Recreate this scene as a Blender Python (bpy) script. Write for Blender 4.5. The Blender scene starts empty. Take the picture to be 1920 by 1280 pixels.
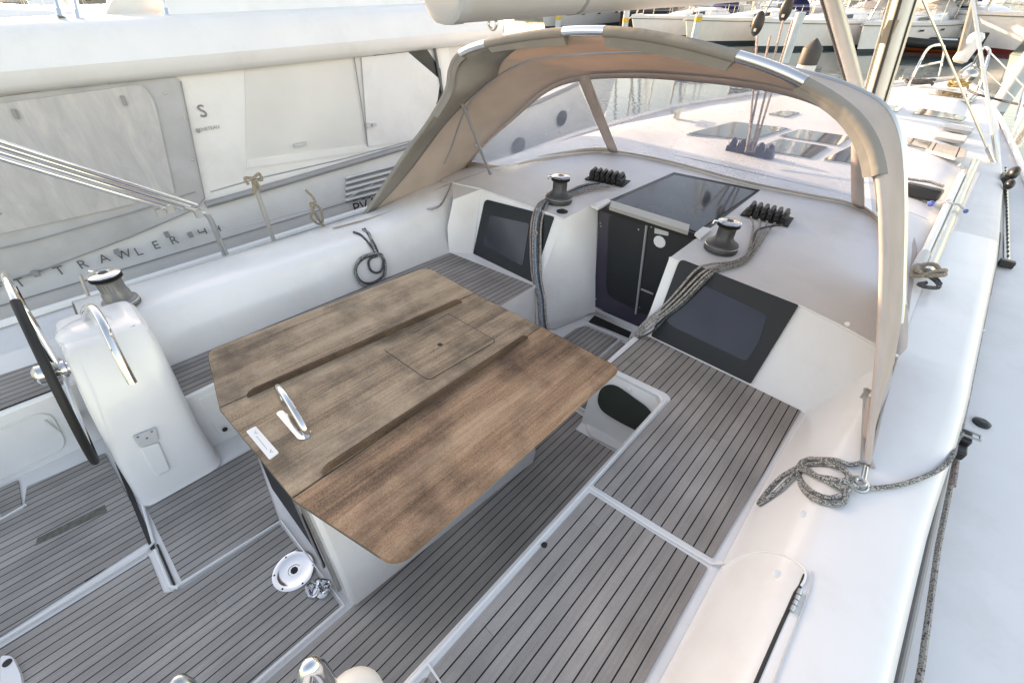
import bpy, bmesh, math, random
from mathutils import Vector, Matrix
random.seed(7)
V = Vector; PI = math.pi
sc = bpy.context.scene
COL = sc.collection

# ---------------------------------------------------------------- camera model
F = 798.0; W0, H0 = 1920, 1280
yw, pt, rl = [math.radians(a) for a in (-41.75, 38.2, -2.17)]
cy, sy, cp, sp, cr, sr = math.cos(yw), math.sin(yw), math.cos(pt), math.sin(pt), math.cos(rl), math.sin(rl)
fl = V((cy*cp, sy*cp, sp)); rl3 = V((-sy, cy, 0)); dl = fl.cross(rl3)
def WW(a): return V((a[1], a[0], -a[2]))
fw, rt, dn = WW(fl), WW(rl3), WW(dl)
r2 = rt*cr + dn*sr; d2 = -rt*sr + dn*cr
C0 = V((0, 0, 2.35))                  # eye in the yacht's own frame (sole at z = 0)
CS = V((0, 0, 3.40))                  # eye above the water
AL = math.radians(2.82)               # the yacht floats slightly bow down
MB2S = Matrix.Rotation(-AL, 3, 'X')
def ray(x, y): return fw + r2*((x-960)/F) + d2*((y-640)/F)
def at(x, y, z): d = ray(x, y); return C0 + d*((z-C0.z)/d.z)
def aty(x, y, Y): d = ray(x, y); return C0 + d*((Y-C0.y)/d.y)
def atx(x, y, X): d = ray(x, y); return C0 + d*((X-C0.x)/d.x)
def atp(x, y, dz=0.0, z0=.97, y0=3.0, s=.055):       # on the rising coachroof / foredeck plane
    d = ray(x, y); t = (z0+dz+s*(C0.y-y0)-C0.z)/(d.z-s*d.y); return C0 + d*t
def deckz(Y): return .97+.055*(Y-3.0)
def sray(x, y): return MB2S @ ray(x, y)
def sat(x, y, z): d = sray(x, y); return CS + d*((z-CS.z)/d.z)

# ---------------------------------------------------------------- materials
def newmat(name):
    m = bpy.data.materials.new(name); m.use_nodes = True
    nt = m.node_tree; b = nt.nodes['Principled BSDF']
    return m, nt, b
def N(nt, t, **k):
    n = nt.nodes.new(t)
    for a, v in k.items():
        if a in n.inputs: n.inputs[a].default_value = v
        else: setattr(n, a, v)
    return n
def ramp(nt, stops):
    r = nt.nodes.new('ShaderNodeValToRGB'); e = r.color_ramp.elements
    while len(e) > 1: e.remove(e[-1])
    e[0].position = stops[0][0]; e[0].color = (*stops[0][1], 1)
    for p, c in stops[1:]:
        x = e.new(p); x.color = (*c, 1)
    return r
def simple(name, col, rough=.4, metal=0, var=.06, scale=6, bump=0, bscale=60, coat=0, dirt=0):
    m, nt, b = newmat(name); L = nt.links.new
    tc = N(nt, 'ShaderNodeTexCoord')
    no = N(nt, 'ShaderNodeTexNoise', Scale=scale, Detail=5.0); L(tc.outputs['Object'], no.inputs['Vector'])
    c1 = tuple(max(0, c*(1-var)) for c in col); c2 = tuple(min(1, c*(1+var)) for c in col)
    r = ramp(nt, [(.3, c1), (.7, c2)]); L(no.outputs['Fac'], r.inputs['Fac'])
    out = r.outputs['Color']
    if dirt:
        n3 = N(nt, 'ShaderNodeTexNoise', Scale=1.7, Detail=8.0, Roughness=.7); L(tc.outputs['Object'], n3.inputs['Vector'])
        r3 = ramp(nt, [(.5, (1, 1, 1)), (.75, (1-dirt, 1-dirt*1.15, 1-dirt*1.3))]); L(n3.outputs['Fac'], r3.inputs['Fac'])
        mx = N(nt, 'ShaderNodeMixRGB', blend_type='MULTIPLY'); mx.inputs[0].default_value = 1
        L(out, mx.inputs[1]); L(r3.outputs['Color'], mx.inputs[2]); out = mx.outputs[0]
    L(out, b.inputs['Base Color'])
    b.inputs['Roughness'].default_value = rough; b.inputs['Metallic'].default_value = metal
    if coat: b.inputs['Coat Weight'].default_value = coat; b.inputs['Coat Roughness'].default_value = .08
    if bump:
        n2 = N(nt, 'ShaderNodeTexNoise', Scale=bscale, Detail=3.0); L(tc.outputs['Object'], n2.inputs['Vector'])
        bp = N(nt, 'ShaderNodeBump', Strength=bump, Distance=.01); L(n2.outputs['Fac'], bp.inputs['Height']); L(bp.outputs['Normal'], b.inputs['Normal'])
    return m
def math_(nt, op, a, b=None):
    n = nt.nodes.new('ShaderNodeMath'); n.operation = op
    if isinstance(a, (int, float)): n.inputs[0].default_value = a
    else: nt.links.new(a, n.inputs[0])
    if b is not None:
        if isinstance(b, (int, float)): n.inputs[1].default_value = b
        else: nt.links.new(b, n.inputs[1])
    return n.outputs[0]
def teak(name, base, pitch=.0505, off=0.0, seam=.11, seamc=(.012, .012, .014), varp=.24, angle=0.0, warm=(.2, .15, .11), warmf=.25):
    m, nt, b = newmat(name); L = nt.links.new
    tc = N(nt, 'ShaderNodeTexCoord')
    mp = N(nt, 'ShaderNodeMapping'); mp.inputs['Rotation'].default_value = (0, 0, angle); L(tc.outputs['Object'], mp.inputs['Vector'])
    sx = N(nt, 'ShaderNodeSeparateXYZ'); L(mp.outputs[0], sx.inputs[0])
    u = math_(nt, 'DIVIDE', math_(nt, 'ADD', sx.outputs[0], off), pitch)
    fr = math_(nt, 'FRACT', u); idx = math_(nt, 'FLOOR', u)
    d = math_(nt, 'ABSOLUTE', math_(nt, 'SUBTRACT', fr, .5))
    sm = math_(nt, 'GREATER_THAN', d, .5-seam/2)
    w0 = N(nt, 'ShaderNodeTexWhiteNoise', noise_dimensions='1D'); L(idx, w0.inputs['W'])
    vv = math_(nt, 'DIVIDE', math_(nt, 'ADD', sx.outputs[1], math_(nt, 'MULTIPLY', w0.outputs['Value'], 9.0)), 4.6)
    jt = math_(nt, 'LESS_THAN', math_(nt, 'FRACT', vv), .0002); sm = math_(nt, 'MAXIMUM', sm, jt)
    wn = N(nt, 'ShaderNodeTexWhiteNoise', noise_dimensions='1D'); L(math_(nt, 'ADD', math_(nt, 'MULTIPLY', idx, 3.17), math_(nt, 'MULTIPLY', math_(nt, 'FLOOR', vv), 17.3)), wn.inputs['W'])
    m2 = N(nt, 'ShaderNodeMapping'); m2.inputs['Scale'].default_value = (90, 3.2, 20); L(mp.outputs[0], m2.inputs['Vector'])
    g = N(nt, 'ShaderNodeTexNoise', Scale=1.0, Detail=6.0, Roughness=.65); L(m2.outputs[0], g.inputs['Vector'])
    big = N(nt, 'ShaderNodeTexNoise', Scale=2.3, Detail=5.0); L(mp.outputs[0], big.inputs['Vector'])
    spk = N(nt, 'ShaderNodeTexNoise', Scale=160.0, Detail=2.0); L(mp.outputs[0], spk.inputs['Vector'])
    val = math_(nt, 'ADD', math_(nt, 'MULTIPLY', wn.outputs['Value'], varp), 1-varp/2)
    val = math_(nt, 'MULTIPLY', val, math_(nt, 'ADD', math_(nt, 'MULTIPLY', g.outputs['Fac'], .55), .72))
    val = math_(nt, 'MULTIPLY', val, math_(nt, 'ADD', math_(nt, 'MULTIPLY', big.outputs['Fac'], 1.0), .5))
    val = math_(nt, 'MULTIPLY', val, math_(nt, 'ADD', math_(nt, 'MULTIPLY', spk.outputs['Fac'], .3), .85))
    n5 = N(nt, 'ShaderNodeTexNoise', Scale=1.1, Detail=4.0); L(mp.outputs[0], n5.inputs['Vector'])
    rr = ramp(nt, [(.42, (0, 0, 0)), (.72, (warmf,)*3)]); L(n5.outputs['Fac'], rr.inputs['Fac'])
    mx0 = N(nt, 'ShaderNodeMixRGB'); L(rr.outputs['Color'], mx0.inputs[0]); mx0.inputs[1].default_value = (*base, 1); mx0.inputs[2].default_value = (*warm, 1)
    mx = N(nt, 'ShaderNodeMixRGB', blend_type='MULTIPLY'); mx.inputs[0].default_value = 1; L(mx0.outputs[0], mx.inputs[1]); L(val, mx.inputs[2])
    m3 = N(nt, 'ShaderNodeMixRGB'); L(sm, m3.inputs[0]); L(mx.outputs[0], m3.inputs[1]); m3.inputs[2].default_value = (*seamc, 1)
    L(m3.outputs[0], b.inputs['Base Color']); b.inputs['Roughness'].default_value = .8
    b.inputs['Specular IOR Level'].default_value = .25
    h = math_(nt, 'SUBTRACT', math_(nt, 'MULTIPLY', g.outputs['Fac'], .3), math_(nt, 'MULTIPLY', sm, .8))
    bp = N(nt, 'ShaderNodeBump', Strength=.35, Distance=.004); L(h, bp.inputs['Height']); L(bp.outputs['Normal'], b.inputs['Normal'])
    return m
def tabletop(name, cols, ang=0.0, seed=0.0, ps=.16):
    m, nt, b = newmat(name); L = nt.links.new
    tc = N(nt, 'ShaderNodeTexCoord'); mp = N(nt, 'ShaderNodeMapping'); mp.inputs['Rotation'].default_value = (0, 0, ang); mp.inputs['Location'].default_value = (seed, seed*2, seed)
    L(tc.outputs['Object'], mp.inputs['Vector'])
    sx = N(nt, 'ShaderNodeSeparateXYZ'); L(mp.outputs[0], sx.inputs[0])
    u = math_(nt, 'DIVIDE', sx.outputs[0], ps); idx = math_(nt, 'FLOOR', u)
    d = math_(nt, 'ABSOLUTE', math_(nt, 'SUBTRACT', math_(nt, 'FRACT', u), .5)); sm = math_(nt, 'GREATER_THAN', d, .492)
    wn = N(nt, 'ShaderNodeTexWhiteNoise', noise_dimensions='1D'); L(idx, wn.inputs['W'])
    m2 = N(nt, 'ShaderNodeMapping'); m2.inputs['Scale'].default_value = (75, 2.6, 10); L(mp.outputs[0], m2.inputs['Vector'])
    g = N(nt, 'ShaderNodeTexNoise', Scale=1.0, Detail=8.0, Roughness=.7, Distortion=.4); L(m2.outputs[0], g.inputs['Vector'])
    m4 = N(nt, 'ShaderNodeMapping'); m4.inputs['Scale'].default_value = (8, .9, 3); L(mp.outputs[0], m4.inputs['Vector'])
    st = N(nt, 'ShaderNodeTexNoise', Scale=1.0, Detail=4.0); L(m4.outputs[0], st.inputs['Vector'])
    bl = N(nt, 'ShaderNodeTexNoise', Scale=3.1, Detail=5.0, Roughness=.6); L(mp.outputs[0], bl.inputs['Vector'])
    sp_ = N(nt, 'ShaderNodeTexNoise', Scale=210.0, Detail=2.0); L(mp.outputs[0], sp_.inputs['Vector'])
    v = math_(nt, 'ADD', math_(nt, 'MULTIPLY', g.outputs['Fac'], .45), math_(nt, 'MULTIPLY', st.outputs['Fac'], .55))
    v = math_(nt, 'ADD', v, math_(nt, 'MULTIPLY', math_(nt, 'SUBTRACT', wn.outputs['Value'], .5), .09))
    v = math_(nt, 'ADD', v, math_(nt, 'MULTIPLY', math_(nt, 'SUBTRACT', sp_.outputs['Fac'], .5), .35))
    r = ramp(nt, [(.34, cols[0]), (.5, cols[1]), (.64, cols[2])]); L(v, r.inputs['Fac'])
    r2_ = ramp(nt, [(.34, (.30, .31, .35)), (.55, (1, 1, 1))]); L(bl.outputs['Fac'], r2_.inputs['Fac'])
    mx = N(nt, 'ShaderNodeMixRGB', blend_type='MULTIPLY'); mx.inputs[0].default_value = .74; L(r.outputs['Color'], mx.inputs[1]); L(r2_.outputs['Color'], mx.inputs[2])
    mk = N(nt, 'ShaderNodeMixRGB', blend_type='MULTIPLY'); L(math_(nt, 'MULTIPLY', sm, .55), mk.inputs[0]); L(mx.outputs[0], mk.inputs[1]); mk.inputs[2].default_value = (.35, .3, .28, 1)
    L(mk.outputs[0], b.inputs['Base Color']); b.inputs['Roughness'].default_value = .7; b.inputs['Specular IOR Level'].default_value = .3
    bp = N(nt, 'ShaderNodeBump', Strength=.25, Distance=.003); L(g.outputs['Fac'], bp.inputs['Height']); L(bp.outputs['Normal'], b.inputs['Normal'])
    return m
def glassy(name, tint, opac, rough=.05, spec=.5):
    m, nt, b = newmat(name); L = nt.links.new
    tr = N(nt, 'ShaderNodeBsdfTransparent'); tr.inputs[0].default_value = (.93, .95, 1, 1)
    b.inputs['Base Color'].default_value = (*tint, 1); b.inputs['Roughness'].default_value = rough
    no = N(nt, 'ShaderNodeTexNoise', Scale=1.6, Detail=6.0); tc = N(nt, 'ShaderNodeTexCoord'); L(tc.outputs['Object'], no.inputs['Vector'])
    r = ramp(nt, [(.3, (opac*.75,)*3), (.75, (min(1, opac*1.3),)*3)]); L(no.outputs['Fac'], r.inputs['Fac'])
    n6 = N(nt, 'ShaderNodeTexNoise', Scale=3.5, Detail=3.0, Distortion=1.2); L(tc.outputs['Object'], n6.inputs['Vector']); b6 = N(nt, 'ShaderNodeBump', Strength=.45, Distance=.03); L(n6.outputs['Fac'], b6.inputs['Height']); L(b6.outputs['Normal'], b.inputs['Normal'])
    mx = N(nt, 'ShaderNodeMixShader'); L(r.outputs['Color'], mx.inputs[0]); L(tr.outputs[0], mx.inputs[1]); L(b.outputs[0], mx.inputs[2])
    L(mx.outputs[0], nt.nodes['Material Output'].inputs['Surface'])
    return m
def cloth(name, col, transl, bump=.5, scale=7):
    m, nt, b = newmat(name); L = nt.links.new
    tc = N(nt, 'ShaderNodeTexCoord'); no = N(nt, 'ShaderNodeTexNoise', Scale=4.0, Detail=6.0); L(tc.outputs['Object'], no.inputs['Vector'])
    r = ramp(nt, [(.3, tuple(c*.9 for c in col)), (.7, tuple(min(1, c*1.08) for c in col))]); L(no.outputs['Fac'], r.inputs['Fac'])
    L(r.outputs['Color'], b.inputs['Base Color']); b.inputs['Roughness'].default_value = .85; b.inputs['Specular IOR Level'].default_value = .15
    t = N(nt, 'ShaderNodeBsdfTranslucent'); t.inputs[0].default_value = (min(1, col[0]*1.1), col[1]*.92, col[2]*.72, 1)
    mx = N(nt, 'ShaderNodeMixShader'); mx.inputs[0].default_value = transl; L(b.outputs[0], mx.inputs[1]); L(t.outputs[0], mx.inputs[2])
    L(mx.outputs[0], nt.nodes['Material Output'].inputs['Surface'])
    n2 = N(nt, 'ShaderNodeTexNoise', Scale=scale, Detail=2.0); L(tc.outputs['Object'], n2.inputs['Vector'])
    bp = N(nt, 'ShaderNodeBump', Strength=bump, Distance=.02); L(n2.outputs['Fac'], bp.inputs['Height']); L(bp.outputs['Normal'], b.inputs['Normal'])
    return m
def ropemat(name, a, c, thr=.5, scale=230):
    m, nt, b = newmat(name); L = nt.links.new
    tc = N(nt, 'ShaderNodeTexCoord'); v = N(nt, 'ShaderNodeTexVoronoi', Scale=float(scale)); L(tc.outputs['Object'], v.inputs['Vector'])
    sx = N(nt, 'ShaderNodeSeparateColor'); L(v.outputs['Color'], sx.inputs[0])
    g = math_(nt, 'GREATER_THAN', sx.outputs[0], thr)
    mx = N(nt, 'ShaderNodeMixRGB'); L(g, mx.inputs[0]); mx.inputs[1].default_value = (*a, 1); mx.inputs[2].default_value = (*c, 1)
    L(mx.outputs[0], b.inputs['Base Color']); b.inputs['Roughness'].default_value = .9
    bp = N(nt, 'ShaderNodeBump', Strength=.6, Distance=.003); L(v.outputs['Distance'], bp.inputs['Height']); L(bp.outputs['Normal'], b.inputs['Normal'])
    return m

M = {}
M['gel'] = simple('white_gelcoat', (.78, .775, .77), .24, var=.025, scale=3, coat=.25, dirt=.09)
M['gelnon'] = simple('white_nonslip', (.72, .72, .73), .5, var=.03, scale=3, bump=.12, bscale=300, dirt=.11)
M['gelold'] = simple('ivory_gelcoat', (.70, .69, .65), .35, var=.03, scale=3, dirt=.07)
M['teak'] = teak('grey_teak', (.325, .30, .282), .0505, off=.002)
M['teaksole'] = teak('grey_teak_sole', (.34, .32, .302), .0462, off=.004)
M['table'] = tabletop('weathered_table_teak', [(.17, .12, .085), (.38, .27, .18), (.50, .38, .27)])
M['tabler'] = tabletop('reddish_table_teak', [(.14, .085, .055), (.355, .21, .13), (.48, .32, .21)], seed=1.7)
M['fiddle'] = tabletop('fiddle_teak', [(.05, .035, .026), (.125, .075, .048), (.21, .14, .09)], seed=4.1)
M['edge'] = simple('dark_teak_edge', (.12, .10, .075), .7, var=.2, scale=14)
M['chrome'] = simple('polished_steel', (.72, .72, .72), .09, 1, var=.03)
M['steel'] = simple('brushed_steel', (.55, .55, .53), .28, 1, var=.06)
M['alu'] = simple('anodised_aluminium', (.50, .48, .45), .42, .6, var=.04)
M['alugrey'] = simple('grey_boom_paint', (.56, .53, .51), .38, .15, var=.03)
M['winchgrey'] = simple('grey_winch_drum', (.085, .09, .095), .42, .35, var=.08, bump=.15, bscale=150)
M['winchlight'] = simple('light_grey_winch_drum', (.24, .24, .24), .4, .4, var=.06)
M['black'] = simple('black_plastic', (.018, .018, .02), .38, var=.2)
M['rubber'] = simple('black_rubber', (.014, .014, .014), .6, var=.2)
M['smoked'] = simple('smoked_acrylic', (.008, .010, .013), .55, var=.1, scale=9)
M['purple'] = simple('tinted_acrylic_frame', (.045, .038, .06), .22, var=.1)
M['hatchglass'] = simple('hatch_glass', (.05, .056, .068), .07, var=.1)
M['innerglass'] = simple('window_pane', (.022, .024, .038), .12, var=.2, scale=3)
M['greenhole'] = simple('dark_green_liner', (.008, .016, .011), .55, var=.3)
M['canvas'] = cloth('taupe_canvas', (.58, .51, .485), .2)
M['canvasin'] = cloth('canvas_underside', (.63, .57, .535), .34, .6)
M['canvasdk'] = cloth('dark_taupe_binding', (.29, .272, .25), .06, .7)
M['canvaslt'] = cloth('pale_canvas', (.50, .46, .44), .12)
M['vinyl'] = glassy('clear_vinyl', (.48, .55, .70), .44, .16)
M['vinyl2'] = glassy('milky_vinyl', (.52, .53, .54), .62, .22)
M['canvasgrey'] = cloth('grey_canvas', (.52, .52, .53), .12)
M['ropegrey'] = ropemat('grey_fleck_rope', (.10, .10, .10), (.42, .42, .40), .55)
M['ropewhite'] = ropemat('white_fleck_rope', (.40, .375, .345), (.10, .07, .065), .72)
M['roperose'] = ropemat('pink_fleck_rope', (.42, .33, .30), (.12, .10, .11), .62)
M['ropeblue'] = ropemat('blue_rope', (.17, .23, .30), (.33, .37, .42), .6)
M['ropedark'] = ropemat('dark_rope', (.045, .045, .05), (.16, .16, .16), .7)
M['ropetan'] = ropemat('tan_rope', (.36, .30, .23), (.24, .19, .14), .6)
M['nonskid'] = simple('worn_nonskid_strip', (.13, .125, .105), .9, var=.3, scale=40)
M['grey'] = simple('mid_grey_plastic', (.30, .30, .31), .5, var=.05)
M['ltgrey'] = simple('light_grey_plastic', (.52, .52, .53), .45, var=.04)
M['white'] = simple('white_plastic', (.78, .78, .77), .4, var=.03)
M['bluegrey'] = simple('dark_blue_block', (.05, .06, .12), .4)
M['bluepl'] = simple('blue_plastic', (.07, .12, .40), .4)
M['navy'] = cloth('navy_canvas', (.02, .025, .09), .05)
M['bluecv'] = cloth('blue_canvas', (.03, .14, .26), .05)
M['hullblack'] = simple('black_hull_paint', (.015, .016, .02), .25)
M['boot'] = simple('dark_boot_stripe', (.03, .05, .06), .5)
M['red'] = simple('red_antifouling', (.22, .025, .02), .6, var=.2)
M['orange'] = simple('orange_paint', (.40, .09, .03), .5)
M['yellow'] = simple('yellow_band', (.62, .40, .04), .5)
M['gold'] = ropemat('yellow_line', (.42, .30, .12), (.30, .2, .08), .6, 40)
M['textgrey'] = simple('grey_lettering', (.13, .13, .14), .5)
M['textblack'] = simple('black_lettering', (.012, .012, .013), .5)
M['pileblue'] = simple('pale_blue_piling', (.50, .56, .60), .6, var=.12, scale=2)
M['pilecap'] = simple('dark_piling_cap', (.055, .05, .05), .6)
M['glassdk'] = simple('dark_cabin_glass', (.02, .022, .026), .08)
M['concrete'] = simple('quay_concrete', (.30, .28, .25), .85, var=.15, scale=1.2, bump=.3, bscale=8)
M['wallw'] = simple('house_render', (.50, .46, .40), .8, var=.08, scale=.4)
M['roof'] = simple('tile_roof', (.30, .14, .09), .8, var=.2)
M['leaf'] = simple('palm_leaf', (.06, .08, .03), .7, var=.4, scale=3)
M['bark'] = simple('palm_bark', (.16, .12, .08), .9, var=.3)
M['brown'] = simple('brown_ply', (.25, .21, .16), .6)
M['woodblind'] = teak('slatted_blind', (.50, .46, .42), .22, seam=.05, varp=.2)

m, nt, b = newmat('water'); b.inputs['Base Color'].default_value = (.035, .055, .06, 1); b.inputs['Roughness'].default_value = .04; b.inputs['IOR'].default_value = 1.5
tc = N(nt, 'ShaderNodeTexCoord'); n1 = N(nt, 'ShaderNodeTexNoise', Scale=1.3, Detail=4.0); mp_ = N(nt, 'ShaderNodeMapping'); mp_.inputs['Scale'].default_value = (.6, 1.4, 1)
nt.links.new(tc.outputs['Object'], mp_.inputs['Vector']); nt.links.new(mp_.outputs[0], n1.inputs['Vector'])
bp = N(nt, 'ShaderNodeBump', Strength=.35, Distance=.02); nt.links.new(n1.outputs['Fac'], bp.inputs['Height']); nt.links.new(bp.outputs['Normal'], b.inputs['Normal']); M['water'] = m
# grey crinkled vinyl of the trawler's enclosure
m, nt, b = newmat('crinkled_vinyl'); tc = N(nt, 'ShaderNodeTexCoord'); mp_ = N(nt, 'ShaderNodeMapping'); mp_.inputs['Scale'].default_value = (5, 7, 1.6); mp_.inputs['Rotation'].default_value = (.25, 0, 0)
nt.links.new(tc.outputs['Object'], mp_.inputs['Vector']); n1 = N(nt, 'ShaderNodeTexNoise', Scale=1.0, Detail=9.0, Roughness=.72, Distortion=.6); nt.links.new(mp_.outputs[0], n1.inputs['Vector'])
r = ramp(nt, [(.35, (.42, .415, .42)), (.52, (.50, .49, .495)), (.66, (.62, .57, .53))]); nt.links.new(n1.outputs['Fac'], r.inputs['Fac']); nt.links.new(r.outputs['Color'], b.inputs['Base Color']); b.inputs['Roughness'].default_value = .3
bp = N(nt, 'ShaderNodeBump', Strength=.3, Distance=.02); nt.links.new(n1.outputs['Fac'], bp.inputs['Height']); nt.links.new(bp.outputs['Normal'], b.inputs['Normal']); M['shrink'] = m
M['curtain'] = simple('pale_window_screen', (.68, .675, .66), .35, var=.06, scale=1.2)

# ---------------------------------------------------------------- mesh builder
BOATROOTS = []
ORIG = {}
class MB:
    def __init__(s): s.v = []; s.f = []
    def add(s, vs, fs):
        n = len(s.v); s.v += [V(p) for p in vs]; s.f += [[i+n for i in f] for f in fs]; return s
    def box(s, c, size, R=None):
        x, y, z = [a/2 for a in size]; c = V(c)
        vs = [V((sx*x, sy_*y, sz*z)) for sz in (-1, 1) for sy_ in (-1, 1) for sx in (-1, 1)]
        if R: vs = [R @ v for v in vs]
        return s.add([c+v for v in vs], [(0, 2, 3, 1), (4, 5, 7, 6), (0, 1, 5, 4), (2, 6, 7, 3), (0, 4, 6, 2), (1, 3, 7, 5)])
    def prism(s, poly, z0, z1=None, up=None):
        """poly: list of points (top ring); extruded down by z0 (float thickness) along up"""
        up = V(up or (0, 0, 1)); n = len(poly); top = [V(p) for p in poly]; bot = [p-up*z0 for p in top]
        s.add(top+bot, [list(range(n)), list(range(2*n-1, n-1, -1))] + [(i, i+n, (i+1) % n+n, (i+1) % n) for i in range(n)])
        return s
    def loft(s, rows, close=False, capa=False, capb=False):
        n = len(rows[0]); vs = [p for r in rows for p in r]; fs = []
        for j in range(len(rows)-1):
            for i in range(n if close else n-1):
                k = (i+1) % n; fs.append((j*n+i, j*n+k, (j+1)*n+k, (j+1)*n+i))
        if capa: fs.append(list(range(n-1, -1, -1)))
        if capb: fs.append([(len(rows)-1)*n+i for i in range(n)])
        return s.add(vs, fs)
    def tube(s, pts, r, seg=8, closed=False, rr=None, flat=None):
        pts = [V(p) for p in pts]; n = len(pts); rows = []; up = None
        for i, p in enumerate(pts):
            if closed: t = pts[(i+1) % n]-pts[i-1]
            else: t = pts[min(i+1, n-1)]-pts[max(i-1, 0)]
            if t.length < 1e-9: t = V((0, 0, 1))
            t.normalize()
            if up is None:
                up = V((0, 0, 1)) if abs(t.z) < .9 else V((1, 0, 0))
            a = (up-t*up.dot(t))
            if a.length < 1e-6: a = t.orthogonal()
            a.normalize(); up = a; b = t.cross(a)
            R = rr[i] if rr else r
            rows.append([p+a*math.cos(2*PI*k/seg)*R+b*math.sin(2*PI*k/seg)*R for k in range(seg)])
        if closed: rows.append(rows[0]); return s.loft(rows, True)
        return s.loft(rows, True, True, True)
    def lathe(s, c, prof, axis=(0, 0, 1), seg=24, caps=True):
        c = V(c); ax = V(axis).normalized(); a = ax.orthogonal().normalized(); b = ax.cross(a)
        rows = [[c+ax*h+a*math.cos(2*PI*k/seg)*r+b*math.sin(2*PI*k/seg)*r for k in range(seg)] for r, h in prof]
        return s.loft(rows, True, caps, caps)
    def sphere(s, c, r, seg=12):
        R = r if hasattr(r, '__len__') else (r, r, r); c = V(c)
        rows = [[c+V((R[0]*math.sin(t)*math.cos(2*PI*k/seg), R[1]*math.sin(t)*math.sin(2*PI*k/seg), R[2]*math.cos(t))) for k in range(seg)] for t in [PI*(.02+.96*j/8) for j in range(9)]]
        return s.loft(rows, True, True, True)
    def build(s, name, mat, parent=None, bevel=0, sub=0, solid=0, smooth=38, label=None, bseg=2):
        me = bpy.data.meshes.new(name)
        o0 = V((0, 0, 0))
        if parent is not None: o0 = ORIG[parent.name]
        me.from_pydata([p-o0 for p in s.v], [], s.f)
        bm = bmesh.new(); bm.from_mesh(me)
        bmesh.ops.remove_doubles(bm, verts=bm.verts, dist=1e-5)
        bmesh.ops.recalc_face_normals(bm, faces=bm.faces)
        if smooth:
            for f in bm.faces: f.smooth = True
            for e in bm.edges:
                if len(e.link_faces) == 2 and e.calc_face_angle(0) > math.radians(smooth): e.smooth = False
        bm.to_mesh(me); bm.free()
        me.materials.append(M[mat] if isinstance(mat, str) else mat)
        o = bpy.data.objects.new(name, me); COL.objects.link(o)
        if parent is not None: o.parent = parent
        ORIG[o.name] = o0
        if solid: md = o.modifiers.new('s', 'SOLIDIFY'); md.thickness = solid; md.offset = 0
        if bevel: md = o.modifiers.new('b', 'BEVEL'); md.width = bevel; md.segments = bseg; md.limit_method = 'ANGLE'; md.angle_limit = math.radians(40); md.harden_normals = False
        if sub: md = o.modifiers.new('u', 'SUBSURF'); md.levels = sub; md.render_levels = sub
        if label: o['label'] = label
        return o
def tag(o, label, cat, group=None, boat=True):
    o['label'] = label; o['category'] = cat
    if group: o['group'] = group
    if boat: BOATROOTS.append(o)
    return o
def thing(name, label, cat, loc=(0, 0, 0), group=None, boat=True):
    o = bpy.data.objects.new(name, None); COL.objects.link(o); o.location = loc; o.empty_display_size = .1
    ORIG[o.name] = V(loc)
    return tag(o, label, cat, group, boat)
def catmull(pts, n=8, closed=False):
    pts = [V(p) for p in pts]; out = []; m = len(pts)
    for i in range(m if closed else m-1):
        if closed: p0, p1, p2, p3 = pts[i-1], pts[i], pts[(i+1) % m], pts[(i+2) % m]
        else: p0, p1, p2, p3 = pts[max(i-1, 0)], pts[i], pts[i+1], pts[min(i+2, m-1)]
        for k in range(n):
            t = k/n
            out.append(.5*((2*p1)+(p2-p0)*t+(2*p0-5*p1+4*p2-p3)*t*t+(3*p1-p0-3*p2+p3)*t**3))
    if not closed: out.append(pts[-1])
    return out
def resample(pts, n):
    L = [0]
    for a, b in zip(pts, pts[1:]): L.append(L[-1]+(b-a).length)
    out = []; j = 0
    for k in range(n):
        t = L[-1]*k/(n-1)
        while j < len(L)-2 and L[j+1] < t: j += 1
        u = (t-L[j])/max(1e-9, L[j+1]-L[j]); out.append(pts[j].lerp(pts[j+1], min(1, max(0, u))))
    return out
def roundpoly(pts, r, n=5):
    """2-D rounded polygon in 3-D (coplanar); r scalar or list"""
    pts = [V(p) for p in pts]; out = []; m = len(pts)
    for i in range(m):
        ri = r[i] if hasattr(r, '__len__') else r
        p = pts[i]; a = (pts[i-1]-p); b = (pts[(i+1) % m]-p)
        if ri < 1e-4: out.append(p); continue
        d = min(ri, a.length*.45, b.length*.45); A = p+a.normalized()*d; B = p+b.normalized()*d
        for k in range(n+1):
            t = k/n; out.append(A*(1-t)**2+p*2*t*(1-t)+B*t*t)
    return out
def textmesh(mb, s, o, ux, uy, size, ext=.002):
    cu = bpy.data.curves.new('t', 'FONT'); cu.body = s; cu.size = size; cu.resolution_u = 3; cu.extrude = ext/2
    ob = bpy.data.objects.new('t', cu); me = bpy.data.meshes.new_from_object(ob)
    ux, uy = V(ux).normalized(), V(uy).normalized(); uz = ux.cross(uy)
    mb.add([V(o)+ux*v.co.x+uy*v.co.y+uz*v.co.z for v in me.vertices], [list(p.vertices) for p in me.polygons])
    bpy.data.objects.remove(ob); bpy.data.curves.remove(cu); bpy.data.meshes.remove(me)
# ================================================================ OWN YACHT (yacht frame, sole z = 0, +Y bow, +X starboard)
yacht = thing('sailing_yacht', 'white sailing yacht in the foreground with open teak cockpit and mast forward', 'sailing yacht')
CX = -1.55
def lerp(a, b, t): return a+(b-a)*t
def interp(x, tab):
    if x <= tab[0][0]: return tab[0][1]
    for (a, u), (b, w) in zip(tab, tab[1:]):
        if x <= b: return u+(w-u)*(x-a)/(b-a)
    return tab[-1][1]
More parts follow.
